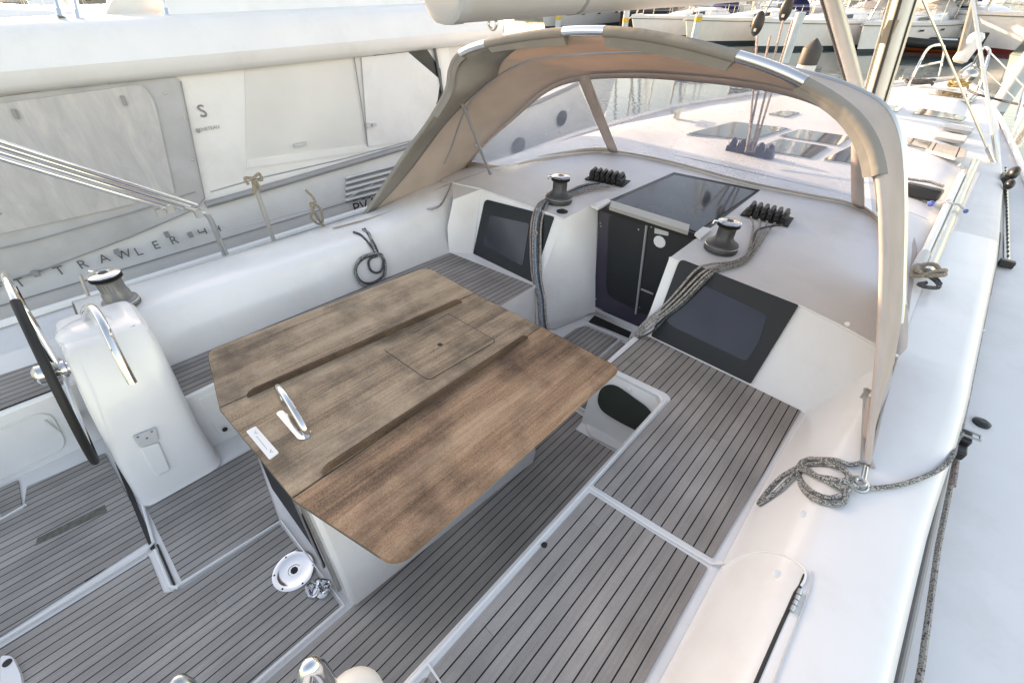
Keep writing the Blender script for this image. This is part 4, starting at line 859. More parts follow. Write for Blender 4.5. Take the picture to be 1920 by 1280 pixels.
def surf(c0, c1, n, i0=0, i1=None, sag=0):
    i1 = i1 or len(c0)-1; rows = []
    for j in range(n+1):
        t = j/n; rows.append([c0[i].lerp(c1[i], t)+V((0, 0, -sag*4*t*(1-t))) for i in range(i0, i1+1)])
    return rows
can = MB(); can.loft(surf(Ac, Mc, 4, 0, 120, .02)); can.loft(surf(Mc, Gc, 4, 0, 120, .012)); can.build('canopy', 'canvasin', sh, solid=.006, smooth=70)
# aft hoop binding (dark, thick) with three uncovered grab sections
def seg(c, a, b): return c[a:b+1]
bind = MB()
def off_out(i): 
    p = Ac[i]; q = V((CX, p.y, 1.2)); return (p-q).normalized()
wid = [(.10 if 40 < i < 92 else .07) for i in range(121)]
def strip(c, i0, i1, w, th, inw):
    rows = []
    for i in range(i0, i1+1):
        p = c[i]; o = off_out(i); nx = V((0, 1, 0))
        rows.append([p+o*th, p+o*th*.3-nx*.022, p-o*inw, p-o*inw+nx*.016, p+nx*w*.5+o*.004, p+nx*w+o*.012])
    return rows
nr = lambda px: min(range(121), key=lambda i: (Ac[i]-apl(px)).length)
g1, g2, g3, g4, g5, g6 = [nr(p) for p in ((868, 97), (916, 83), (1058, 61), (1134, 61), (1388, 109), (1500, 152))]; g7 = nr((1648, 330))
g2 = max(g2, g1+2)
for a, b, ww in ((g1-10, g1, .08), (g2, g3, .12), (g4, g5, .12), (g6, g7, .09)): bind.loft(strip(Ac, a, b, ww, .030, ww*.62), True, True, True)
for a, b, rr_ in ((0, g1, .020), (g2, g3, .029), (g4, g5, .029), (g6, g7, .026)): bind.tube([Ac[i] for i in range(a, b+1)], rr_, 12)
bind.build('hoop_binding', 'canvasdk', sh, smooth=60)
MB().tube(Ac[1:120], .010, 10).build('aft_hoop', 'chrome', sh); MB().tube(Ac[g7:121], .014, 10).build('hoop_sleeve', 'canvas', sh)
for a, b in ((g1, g2), (g3, g4), (g5, g6)): MB().tube([Ac[i]+off_out(i)*.004 for i in range(a, b+1)], .027, 14).build('grab_handle', 'chrome', sh)
MB().tube(Mc[6:116], .013, 8).build('mid_hoop', 'steel', sh)
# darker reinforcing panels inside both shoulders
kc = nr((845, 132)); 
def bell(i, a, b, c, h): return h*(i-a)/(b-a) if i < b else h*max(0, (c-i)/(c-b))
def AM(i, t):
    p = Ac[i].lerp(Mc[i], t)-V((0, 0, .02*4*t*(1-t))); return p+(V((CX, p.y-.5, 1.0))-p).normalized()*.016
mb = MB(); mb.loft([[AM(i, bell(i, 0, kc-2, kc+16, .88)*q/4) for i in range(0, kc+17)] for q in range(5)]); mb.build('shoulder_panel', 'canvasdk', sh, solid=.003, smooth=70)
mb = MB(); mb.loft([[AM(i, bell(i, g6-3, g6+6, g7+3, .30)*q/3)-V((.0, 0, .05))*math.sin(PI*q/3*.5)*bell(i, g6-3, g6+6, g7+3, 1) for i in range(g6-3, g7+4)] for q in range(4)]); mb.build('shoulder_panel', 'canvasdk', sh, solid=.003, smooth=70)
# starboard outer skin (paler), seen from outside
# windows
Kp = [V((-3.43, 3.40, .925))]+[atp(*p) for p in ((950, 313), (1000, 301), (1060, 291), (1140, 286), (1250, 305), (1390, 343), (1500, 366), (1600, 386))]+[V((-.04, 4.55, deckz(4.5)-.02)), V((.10, 4.0, deckz(4)-.03)), V((.20, 3.4, .95))]
Kc0 = catmull(Kp, 8)
# param split at strap positions
def nearest(c, p): return min(range(len(c)), key=lambda i: (c[i]-p).length)
gi = nearest(Gc, aty(1092, 142, 3.4)); gj = nearest(Gc, aty(1603, 240, 3.4))
ki = nearest(Kc0, atp(1155, 288)); kj = nearest(Kc0, atp(1607, 387))
def resamp3(c, i, j, na, nb_, nc): return resample(c[:i+1], na+1)[:-1]+resample(c[i:j+1], nb_+1)[:-1]+resample(c[j:], nc+1)
GG = resamp3(Gc, gi, gj, 24, 50, 20); KK = resamp3(Kc0, ki, kj, 24, 50, 20)
def panelrows(i0, i1, t0, t1, n=5): return [[GG[i].lerp(KK[i], lerp(t0, t1, j/n)) for i in range(i0, i1+1)] for j in range(n+1)]
MB().loft(panelrows(3, 23, .03, .93)).build('side_window', 'vinyl', sh, smooth=70)
MB().loft(panelrows(25, 73, .03, .955)).build('front_window', 'vinyl', sh, smooth=70)
MB().loft(panelrows(76, 92, .03, .93)).build('side_window', 'vinyl', sh, smooth=70)
fr = MB()
fr.loft(panelrows(0, 94, -.02, .045, 1)); fr.loft(panelrows(0, 24, .92, 1.0, 1)); fr.loft(panelrows(74, 94, .92, 1.0, 1)); fr.loft(panelrows(24, 74, .955, 1.0, 1)); fr.loft(panelrows(0, 3, 0, 1, 2)); fr.loft(panelrows(92, 94, 0, 1, 2))
fr.build('window_border', 'canvas', sh, solid=.006, smooth=70)
MB().loft(panelrows(26, 60, -.085, -.01, 1)).build('window_header', 'canvasin', sh, solid=.005)
def strapm(i, w=1.0):
    rows = []
    for j in range(13):
        t = j/12; p = GG[i].lerp(KK[i], t); q = (GG[i+1]-GG[i-1]).lerp(KK[i+1]-KK[i-1], t).normalized(); nn = V((0, -1, .3)).normalized()*.02*(1+math.sin(PI*t)*2.2)
        rows.append([p-q*.055*w+nn*.3, p+nn, p+q*.055*w+nn*.3])
    return rows
for i in (24, 74): MB().loft(strapm(i)).build('window_strap', 'canvas', sh, solid=.008, smooth=70)
MB().tube([p+V((0, -.01, .012)) for p in KK], .016, 8).build('base_rail', 'gel', sh)
# lower skirts along the coaming
sp = [Ac[i] for i in range(0, 3)]
mb = MB()
skt = [at(668, 428, .80), at(735, 402, .82), at(800, 383, .86), at(842, 358, .90), at(872, 338, .93)]
skt = [Ac[0], Ac[0].lerp(Mc[0], .33), Ac[0].lerp(Mc[0], .66), Mc[0], Gc[0]]
skb = [V((-3.50, 1.52, .795)), V((-3.44, 1.95, .81)), V((-3.42, 2.35, .85)), V((-3.40, 2.75, .92)), V((-3.43, 3.40, .945))]
mb.loft([catmull(skt, 4), catmull(skb, 4)]); mb.build('side_skirt', 'canvas', sh, solid=.005, smooth=70)
mb = MB()
skt2 = [Ac[120], Ac[120].lerp(Mc[120], .4), Mc[120], Gc[120]]; skb2 = [at(1628, 872, .77), V((.42, 2.4, .80)), V((.40, 2.9, .87)), V((.32, 3.4, .93))]
mb.loft([catmull(skt2, 4), catmull(skb2, 4)]); mb.build('side_skirt', 'canvas', sh, solid=.005, smooth=70)
# loose outer cloth gather on the starboard side
mb = MB(); rows = []
for px, w in (((1700, 432), 5), ((1712, 455), 12), ((1716, 490), 17), ((1708, 530), 14), ((1697, 580), 12), ((1694, 640), 13), ((1693, 700), 12), ((1680, 722), 9), ((1656, 770), 5)):
    x, y = px; a = at(x-w, y, 1.0-(y-432)*.0007); b = at(x+w*.3, y, .97-(y-432)*.0007); m_ = a.lerp(b, .5)+V((.02, 0, .05)); rows.append([a, m_, b])
mb.loft(rows); mb.build('cloth_gather', 'canvas', sh, solid=.006, smooth=80, sub=1)
# struts from the hoop to the coachroof
MB().tube([Ac[kc-1]-V((0, 0, .03)), aty(873, 208, 2.72), aty(897, 272, 2.95), atp(919, 326)], .014, 8).build('strut', 'steel', sh)
mb = MB()
for p in (aty(873, 208, 2.75), aty(895, 272, 2.95), atp(919, 326)+V((0, 0, .01))): mb.sphere(p, .022, 8)
mb.build('strut_knuckle', 'steel', sh)
MB().tube([at(1624, 728, .95), at(1621, 790, .86), at(1618, 868, .775)], .011, 8).build('strut', 'steel', sh)
MB().box(at(1623, 738, .94), (.022, .025, .05)).build('strut_knuckle', 'steel', sh)
MB().tube(catmull([at(1629, 745, .93), at(1624, 800, .86), at(1624, 840, .80), at(1636, 877, .77)], 5), .012, 6).build('tension_strap', 'canvas', sh)
MB().tube(catmull([atp(846, 345), at(826, 385, .86), at(800, 392, .84), at(812, 393, .84)], 4), .008, 6).build('tie_loop', 'steel', sh)
MB().tube([KK[6]+V((0, -.05, -.0)), KK[10]+V((0, -.10, 0)), KK[14]+V((0, -.13, 0)), KK[22]+V((0, -.03, 0))], .010, 6).build('tension_cord', 'canvas', sh)

# ================================================================ loose gear
def spiral(px0, zf, loops, nm, r, mat, label):
    pts = []
    for cx_, cy_, rx, ry, a0, a1, rot in loops:
        k = max(6, int(abs(a1-a0)/.45))
        for j in range(k):
            t = a0+(a1-a0)*j/k; x = rx*math.cos(t); y = ry*math.sin(t); c, s = math.cos(rot), math.sin(rot)
            pts.append((cx_+x*c-y*s, cy_+x*s+y*c))
    P = [zf(p, i) for i, p in enumerate(pts)]
    return tag(MB().tube(catmull(P, 4), r, 7).build(nm, mat), label, 'rope')
zf = lambda p, i: ctop(p, .012+.008*((i*7) % 5)/5+.010*(i//14 % 3))
pts = [(1619, 868), (1590, 874), (1560, 866), (1515, 864), (1497, 872), (1494, 885), (1500, 905), (1520, 925), (1552, 936), (1582, 930), (1578, 945), (1555, 948), (1520, 938), (1500, 915), (1492, 890), (1505, 878), (1540, 876), (1575, 888), (1590, 910), (1586, 925), (1560, 915), (1525, 896), (1500, 880), (1486, 884), (1460, 900), (1436, 925), (1419, 948), (1428, 945), (1455, 925), (1480, 900), (1498, 888), (1530, 903), (1565, 911), (1585, 902), (1570, 885), (1535, 870), (1510, 868), (1498, 880), (1520, 898), (1550, 906), (1575, 912), (1590, 917), (1604, 916)]
tag(MB().tube(catmull([zf(p, i) for i, p in enumerate(pts)], 5), .0105, 7).build('coiled_rope', 'ropegrey'), 'grey flecked rope coiled and knotted on the white starboard coaming', 'rope')
pts = [(1606, 917), (1640, 917), (1680, 912), (1725, 898), (1762, 880), (1784, 855), (1793, 828), (1804, 812)]
tag(MB().tube(catmull([ctop(p, .012) if p[0] < 1790 else at(*p, .74) for p in pts], 6), .0105, 7).build('furling_line', 'ropegrey'), 'grey flecked line running from the steel ring to the black turning block', 'rope')
q = ctop((1607, 911), .015); mb = MB(); mb.tube([q+V((.032*math.cos(t), .03*math.sin(t), .01*math.sin(t))) for t in [k*PI/8 for k in range(16)]], .007, 6, True); mb.tube([q+V((.018*math.cos(t), .018*math.sin(t), .014)) for t in [k*PI/6 for k in range(12)]], .007, 6, True)
q2 = ctop((1614, 880), .03); mb.tube([q+V((0, .02, .01)), q2], .005, 6); mb.tube([q+V((.012, .02, .01)), q2+V((.01, 0, 0))], .005, 6)
tag(mb.build('steel_ring', 'steel'), 'small steel ring and shackle on the coaming beside the coiled rope', 'shackle')
# port coil hanging on the coaming face
def pface(px, off=.02):
    best = None
    for k in range(100):
        z = .86-.0045*k; p = at(*px, z); sec = prt_sec(p.y)
        # signed test: is the point inside the section outline (x left of the face at this z)?
        xf = None
        for a, b in zip(sec[:9], sec[1:9]):
            if min(a.z, b.z) <= z <= max(a.z, b.z) and abs(a.z-b.z) > 1e-6: xf = a.x+(b.x-a.x)*(z-a.z)/(b.z-a.z); break
        if xf is not None and p.x <= xf+.004: return V((xf+off, p.y, z+off*.3))
    p = atx(*px, -3.02); return V((-3.0, p.y, p.z))
tag(MB().tube(catmull([pface(p) for p in ((657, 433), (675, 441), (692, 460), (703, 474), (714, 478), (719, 495), (717, 515), (700, 528), (680, 530), (667, 516), (666, 500), (678, 486), (696, 478), (708, 476), (716, 486), (714, 505), (704, 511), (693, 506), (689, 493), (694, 484), (706, 478), (703, 465), (695, 450), (680, 428))], 6), .010, 7).build('coiled_rope', 'ropedark'), 'dark thin rope looped over the inside of the port coaming', 'rope')
tag(MB().tube(catmull([pface(p, .026) for p in ((668, 425), (680, 432), (690, 445), (697, 462), (704, 476), (716, 482), (720, 500), (716, 520), (698, 532), (677, 533), (664, 515), (664, 498), (676, 482), (700, 474))], 6), .010, 7).build('tie_rope', 'ropegrey'), 'grey rope from the sprayhood corner wound round the dark rope loop', 'rope')
# boathook with passerelle pole on the coachroof
g0, g1 = atp(1736, 512, .03, z0=.90), atp(1828, 305, .04, z0=.90)
bh = MB().tube([g0, g1], .038, 10).build('gangway_pole', 'steel'); tag(bh, 'long grey pole lashed along the starboard edge of the coachroof', 'pole')
w0, w1 = atp(1722, 500, .05, z0=.90), atp(1803, 328, .06, z0=.90)
bk = MB().tube([w0, w1], .026, 10).build('boathook', 'white'); tag(bk, 'white boathook lying against the long grey pole', 'boathook')
MB().tube([w0-(w1-w0).normalized()*.02, w0+(w1-w0)*.10], .036, 10).build('handle_grip', 'ltgrey', bk)
MB().tube([w1, w1+(w1-w0).normalized()*.12+V((0, 0, .02)), w1+(w1-w0).normalized()*.10+V((-.06, 0, .06))], .014, 8).build('hook', 'ltgrey', bk)
mb = MB()
for t in (.55,): 
    p = w0.lerp(w1, t); mb.tube([p+V((-.11, 0, .0)), p+V((-.03, 0, .045)), p+V((.06, 0, .05)), p+V((.13, 0, .01))], .009, 8); pcl = mb.build('pole_clip', 'ltgrey'); MB().sphere(p+V((-.11, 0, .01)), .026, 8).build('clip_end', 'bluepl', pcl); MB().sphere(p+V((.13, 0, .01)), .018, 8).build('clip_end', 'bluepl', pcl)
tag(pcl, 'grey clip with blue ends joining the boathook and the grey pole', 'clip')
p = atp(1738, 515, .05, z0=.90)
tag(MB().tube(catmull([p+V((.08*math.cos(t*1.3+.5), .09*math.sin(t*1.7), .03*math.sin(t*2.1)+.02)) for t in [k*.7 for k in range(16)]], 4), .014, 7).build('lashing', 'ropetan'), 'tan lashing knotted round the aft end of the grey pole', 'rope')
tag(MB().tube(catmull([p+V((.03+.05*math.cos(t*1.9), -.10+.07*math.sin(t*1.1), .02*math.sin(t))) for t in [k*.7 for k in range(9)]], 4), .013, 7).build('lashing', 'ropedark'), 'dark cord hanging below the tan lashing of the grey pole', 'rope')
# helm rail tops at the bottom edge of the view
MB().tube(catmull([at(650, 1420, .80), at(622, 1300, 1.0), at(602, 1260, 1.10), at(588, 1248, 1.14), at(576, 1254, 1.14), at(568, 1300, 1.08)], 6), .020, 12).build('steel_handrail', 'chrome', yacht)
MB().tube(catmull([at(385, 1400, .5), at(360, 1300, .62), at(344, 1280, .66), at(330, 1280, .66), at(318, 1330, .6)], 6), .020, 12).build('steel_handrail', 'steel', yacht)
MB().lathe(at(660, 1312, .90), [(.08, -.8), (.08, -.02), (.06, .01), (.03, .02)], seg=24).build('helm_pedestal', 'gelold', yacht)
# dark leaf litter on the seat
MB().prism(catmull([at(*p, .4535) for p in ((1014, 1020), (1020, 1015), (1026, 1018), (1024, 1026), (1018, 1026))], 3, True), .001).build('dirt_spot', 'rubber', yacht)

# ================================================================ NEIGHBOURING TRAWLER (water frame: z = 0 is the water)
ty = math.radians(3.17); TU = V((math.sin(ty), math.cos(ty), 0)); TV = V((-math.cos(ty), math.sin(ty), 0)); TP = V((-5.2, 0, 0))
def TR(u, v, z): return TP+TU*u+TV*v+V((0, 0, z))
def tpx(x, y, off=0.0):     # a point of the trawler's side plane (v = off)
    d = sray(x, y); n_ = -TV; p0 = TP+TV*off; t = n_.dot(p0-CS)/n_.dot(d); return CS+d*t
tw = thing('motor_yacht', 'large white trawler motor yacht moored alongside to port', 'motor yacht', tuple(TR(0, 2, 0)), boat=False)
def hv(u): return 0 if u < 3.5 else 1.75*((u-3.5)/7.0)**1.9
US = [-6.5, -4, -2, 0, 1, 2, 3, 4, 5, 6, 7, 8, 8.8, 9.5, 10.1, 10.5]
def sheer(u): return 1.66 if u < 1 else 1.66+.035*(u-1)+.0006*(u-1)**2
mb = MB()
for sgn in (0, 1):
    rows = []
    for u in US:
        h = hv(u); r = []
        for f, k in ((-.35, 1.35), (.05, 1.22), (.45, .80), (.72, .35), (1, 0)):
            z = sheer(u)*f if f > 0 else -.5; v = h+(.30*(1-max(f, 0))**1.5 if u < 9 else .30*(1-max(f, 0)))*min(1, .25+max(0, u)/8)*k*.8
            v = min(v, 1.75); v = v if sgn == 0 else 3.5-v; r.append(TR(u-(max(0, u-7)*.16*(1-max(f, 0))), v, z))
        rows.append(r)
    mb.loft(rows)
mb.add([TR(-6.5, 0, -.5), TR(-6.5, 3.5, -.5), TR(-6.5, 3.5, 1.66), TR(-6.5, 0, 1.66)], [(0, 1, 2, 3)])
mb.build('hull', 'gel', tw, smooth=50)
mb = MB(); mb.loft([[TR(u, hv(u), sheer(u)-.01), TR(u, 3.5-hv(u), sheer(u)-.01)] for u in US]); mb.build('deck', 'gelnon', tw)
MB().tube([TR(u, hv(u)-.03, sheer(u)+.02) for u in [.93, 1.5, 2, 3, 4, 5, 6, 7, 8, 8.8, 9.5, 10.1, 10.5]], .035, 8).build('rub_rail', 'grey', tw)
MB().tube([TR(u, hv(u)-.012, 1.295) for u in [-6.5, -3, 0, 2, 3.4]], .006, 6).build('hull_groove', 'grey', tw)
MB().tube([TR(u, hv(u)-.045, 1.0) for u in [-6.5, -3, 0, 2, 3.4, 5, 6.5]], .018, 6).build('rubbing_strake', 'textblack', tw)
MB().prism([TR(-6.5, -.03, .96), TR(6, -.03+hv(6), .96), TR(6, -.03+hv(6), .72), TR(-6.5, -.03, .72)], .02, up=tuple(-TV)).build('fender_strip', 'ltgrey', tw)
# superstructure
mb = MB()
def wallq(a, z0, b, z1, v=.0): return [TR(a, v, z0), TR(b, v, z0), TR(b, v, z1), TR(a, v, z1)]
mb.add(wallq(-6.3, 1.64, 4.15, 2.80), [(0, 1, 2, 3)])
mb.add([TR(4.15, 0, 1.64), TR(4.15, 3.5, 1.64), TR(4.15, 3.5, 2.8), TR(4.15, 0, 2.8)], [(0, 1, 2, 3)])
mb.add([TR(4.15, .02, 1.7), TR(4.6, .25, 1.75), TR(5.1, .4, 2.6), TR(4.7, .08, 2.80), TR(4.15, .0, 2.80)], [(0, 1, 2, 3, 4)])
mb.add([TR(4.6, .25, 1.75), TR(4.6, 3.25, 1.75), TR(5.1, 3.1, 2.6), TR(5.1, .4, 2.6)], [(0, 1, 2, 3)])
mb.build('superstructure', 'gel', tw)
mb = MB()
prf = [(.10, 2.765), (-.06, 2.775), (-.12, 2.83), (-.135, 2.92), (-.10, 2.97), (-.07, 3.05), (-.03, 3.12), (.03, 3.17), (.20, 3.19), (1.75, 3.22), (3.4, 3.19), (3.6, 3.0), (3.4, 2.765)]
rows = []
for u, k in ((-6.8, 1), (-2, 1), (1, 1), (3.5, 1), (4.7, 1), (5.0, .97), (5.2, .88), (5.3, .7), (5.34, .4)):
    rows.append([TR(u+(0 if k == 1 else 0), 1.75+(v-1.75)*(k if k < 1 else 1), lerp(2.95, z, .35+.65*k)) for v, z in prf])
mb.loft(rows, True, True, True); mb.build('flybridge_roof', 'gel', tw, smooth=40)
mb = MB()   # flybridge coaming set back from the roof edge
fb = [(1.30, .20), (1.45, .16), (5.0, .42), (5.15, 1.0), (5.15, 2.5), (5.0, 3.1), (1.3, 3.3)]
mb.loft([[TR(u, v, 3.17) for u, v in fb], [TR(u+(.25 if u < 2 else .05), lerp(v, 1.75, .10), 3.62) for u, v in fb]], False); mb.build('flybridge_coaming', 'gel', tw, bevel=.02)
# low moulded coaming and helm seat sweep aft of it, with stainless posts
mb = MB()
rows = []
for u, h in ((-6.6, .36), (-3.5, .34), (-2.2, .30), (-1.2, .26), (-.5, .26), (.2, .10), (.8, .04)): rows.append([TR(u, .55, 3.16), TR(u, .62, 3.18+h*.6), TR(u, .85, 3.18+h), TR(u, 1.2, 3.18+h), TR(u, 1.3, 3.17)])
mb.loft(rows, False, True, True); mb.build('flybridge_seat', 'gel', tw, smooth=60)
MB().add([TR(.9, .5, 3.16), TR(1.35, .5, 3.16), TR(1.55, .5, 3.9), TR(1.25, .5, 3.5)], [(0, 1, 2, 3)]).build('coaming_wing', 'gel', tw, solid=.05)
mb = MB()
for px, py, ex, ey in ((115, 33, 100, -20), (150, 38, 134, -30), (315, 31, 305, -20), (346, 30, 334, -20)):
    a = tpx(px, py, .22); b = tpx(ex, ey, .3); MB().tube([a, b], .018, 8).tube([a, a.lerp(b, .25)], .032, 8).build('flybridge_stanchion', 'chrome', tw)
# canvas enclosure with a vinyl window
def tq(pts, off): return [tpx(x, y, off) for x, y in pts]
cv = MB().prism(roundpoly(tq([(-160, 205), (318, 137), (338, 150), (383, 372), (366, 392), (60, 517), (-160, 590)], -.030), [.02, .01, .06, .05, .03, .02, .02]), .015, up=tuple(-TV)).build('canvas_enclosure', 'canvasgrey', tw)
MB().prism(roundpoly(tq([(-150, 215), (268, 158), (290, 190), (328, 362), (240, 385), (62, 425), (-150, 470)], -.046), [.02, .12, .10, .02, .01, .01, .02]), .004, up=tuple(-TV)).build('enclosure_window', 'shrink', cv)
mb = MB()
for px in ((20, 160), (200, 150), (25, 205), (228, 180)):
    a = tpx(*px, -.06); b = tpx(px[0]+8, px[1]+ (6 if px[1] < 165 else 18), -.06); MB().tube([a, b], .014, 6).build('canvas_toggle', 'grey', cv)
for px in ((313, 440), (357, 440), (220, 473), (67, 513)): a = tpx(*px, -.06); MB().box(a, (.03, .04, .05)).build('canvas_toggle', 'grey', cv)
for px in ((344, 222), (361, 300), (381, 371), (310, 175), (0, 400)): MB().sphere(tpx(*px, -.05), .010, 6).build('snap_button', 'steel', cv)
MB().tube([tpx(-160, 575, -.04), tpx(60, 513, -.04), tpx(240, 447, -.04), tpx(366, 392, -.04), tpx(384, 372, -.04), tpx(339, 152, -.04)], .005, 6).build('canvas_hem', 'grey', cv)
MB().tube([tpx(-150, 500, -.05), tpx(62, 452, -.05), tpx(250, 398, -.05), tpx(366, 360, -.05)], .006, 6).build('canvas_seam', 'grey', cv)
# covered saloon window, sliding door, vents
w = MB().prism(roundpoly(tq([(459, 128), (822, 84), (838, 180), (770, 262), (462, 302)], -.010), [.04, .05, .02, .02, .03]), .01, up=tuple(-TV)).build('saloon_window', 'curtain', tw)
MB().prism(roundpoly(tq([(700, 104), (800, 92), (826, 130), (832, 178), (818, 196)], -.022), [.01, .02, .01, .01, .01]), .006, up=tuple(-TV)).build('window_glass', 'glassdk', w)
MB().prism(tq([(678, 108), (765, 98), (826, 150), (820, 190), (782, 262), (690, 275)], -.032), .006, up=tuple(-TV)).build('window_cover', 'gelnon', w)
MB().tube([tpx(664, 108, -.028), tpx(690, 275, -.028)], .006, 6).build('door_seam', 'grey', w)
MB().tube([tpx(815, 92, -.04), tpx(830, 176, -.04)], .018, 8).build('window_mullion', 'textgrey', w)
mb = MB(); mb.box(tpx(563, 271, -.03), (.02, .14, .03)); mb.box(tpx(690, 236, -.05), (.04, .04, .05)); mb.box(tpx(701, 234, -.05), (.04, .05, .03)); mb.build('window_catches', 'ltgrey', w)
MB().prism(tq([(463, 300), (770, 260), (765, 272), (463, 316)], -.016), .02, up=tuple(-TV)).build('window_sill', 'gel', tw)
vt = MB().prism(tq([(648, 332), (790, 295), (775, 345), (648, 378)], -.006), .01, up=tuple(-TV)).build('vent_panel', 'ltgrey', tw)
mb = MB()
for k in range(5): a = tpx(648, 334+k*10.5, -.035); b = tpx(800, 294+k*10.5, -.035); mb.tube([a, b], .014, 6)
mb.build('vent_louvres', 'gel', vt); mb = MB()
for k in range(5): a = tpx(648, 338+k*10.5, -.016); b = tpx(800, 298+k*10.5, -.016); mb.tube([a, b], .010, 4)
mb.build('vent_slots', 'grey', vt)
# lettering
mb = MB()
for ch, x, y in (('S', -150, 592), ('W', -105, 580), ('I', -62, 566), ('F', -6, 548), ('T', 33, 540), ('T', 108, 517), ('R', 151, 505), ('A', 190, 494), ('W', 222, 488), ('L', 257, 480), ('E', 290, 468), ('R', 322, 459)):
    textmesh(mb, ch, tpx(x, y, -.034), TU, V((0, 0, 1)), .115)
for x, y in ((378, 441), (404, 436)):
    a = tpx(x, y, -.034); mb.box(a+TU*.05+V((0, 0, .03)), (.005, .012, .06)); mb.box(a+TU*.02+V((0, 0, .028)), (.005, .07, .010)); mb.box(a+TU*-.01+V((0, 0, .045)), (.005, .010, .035))
mb.build('hull_lettering', 'textgrey', tw)
mb = MB(); textmesh(mb, 'PV', tpx(664, 401, -.030), TU, V((0, 0, 1)), .19); textmesh(mb, '5', tpx(697, 391, -.030), TU, V((0, 0, 1)), .19)
for x, y in ((664, 401), (664, 376), (680, 373), (690, 371)): mb.box(tpx(x+2, y, -.032), (.004, .06, .008))
mb.build('registration_lettering', 'textblack', tw)
mb = MB(); a = tpx(376, 221, -.008); textmesh(mb, 'S', a, TU, V((0, 0, 1)), .15); textmesh(mb, 'S', a+TU*.006+V((0, 0, .004)), TU, V((0, 0, 1)), .142); textmesh(mb, 'BENETEAU', tpx(369, 248, -.008), TU, V((0, 0, 1)), .042); mb.lathe(tpx(371.5, 246, -.01), [(.018, 0), (.018, .003)], axis=tuple(-TV), seg=12)
mb.build('builder_emblem', 'grey', tw)
mb = MB()
def hp(u, z, r=.17):
    rr = []
    for k in range(16):
        t = 2*PI*k/16; uu = u+r*math.cos(t); zz = z+r*.75*math.sin(t); f = zz/sheer(uu); 
        v = hv(uu)+(.30*(1-f)**1.5)*min(1, .25+uu/8)*.8*(.6*(1-f)/.5)-.02; rr.append(TR(uu, v, zz))
    return rr
for u, z in ((5.55, 1.30), (6.95, 1.45)): 
    d = sray(*((985, 272) if u < 6 else (1090, 215)))
    mb.add([p for p in hp(u, z)], [list(range(16))])
mb.build('portlights', 'smoked', tw, solid=.03)

# ================================================================ water, quay, mooring posts
mb = MB(); mb.add([V((-700, -300, 0)), V((700, -300, 0)), V((700, 900, 0)), V((-700, 900, 0))], [(0, 1, 2, 3)])
wo = mb.build('water', 'water'); wo['kind'] = 'structure'
def sY(x, y, Yd): d = sray(x, y); return CS+d*(Yd/d.y)
def post(px, pyw, r, topy, mat, label, band=None, cap=None, ztop=None):
    b = sat(px, pyw, 0); t = sY(px, topy, b.y) if ztop is None else V((0, 0, ztop)); h = t.z
    o = thing('mooring_post', label, 'mooring post', tuple(b), 'mooring posts in the marina', boat=False)
    MB().lathe(b+V((0, 0, -1)), [(r, 0), (r, h+1-(.7 if cap else 0))], seg=20).build('shaft', mat, o)
    if band: z1 = sY(px, band, b.y).z; MB().lathe(b+V((0, 0, z1)), [(r+.012, 0), (r+.012, .28)], seg=20).build('yellow_band', 'yellow', o)
    if cap: MB().lathe(b+V((0, 0, h-.75)), [(r*1.04, 0), (r*1.04, .46), (r*.97, .50), (.03, .76)], seg=20).build('pointed_cap', 'pilecap', o)
    return o
post(1298, 88, .22, 26, 'pileblue', 'pale post with a yellow band standing in front of the white sloop', band=41)
post(1170, 64, .24, 18, 'pileblue', 'pale post with a yellow band just right of the black-hulled yacht', band=42)
post(1046, 55, .24, 14, 'pileblue', 'pale post with a yellow band, farthest left under the boom', band=38)
post(1470, 118, .22, 22, 'pileblue', 'thin pale post behind the mainsheet lines')
post(1489, 186, .30, 70, 'white', 'thick white post with a dark pointed cap beyond the sprayhood', cap=1)
post(1868, 207, .24, 0, 'pileblue', 'tall pale blue post beyond the starboard bow', ztop=4.6)
post(1752, 82, .16, 0, 'pileblue', 'slim pale post behind the inflatable dinghy', ztop=4.2)
q_ = MB(); q_.box((-30, 150, .6), (260, 14, 1.6)); qo = q_.build('quay', 'concrete'); qo['kind'] = 'structure'
q_ = MB(); q_.box((-118, 60, .6), (30, 220, 1.6)); qo = q_.build('quay', 'concrete'); qo['kind'] = 'structure'
p_ = MB(); p_.box((-13, 49.5, .25), (64, 2.2, .5)); po = p_.build('pontoon', 'concrete'); tag(po, 'floating pontoon behind the first row of moored boats', 'pontoon', boat=False)
p_ = MB(); p_.box((-25, 80, .25), (110, 2.4, .5)); po = p_.build('pontoon', 'concrete'); tag(po, 'farther floating pontoon behind the second row of boats', 'pontoon', boat=False)

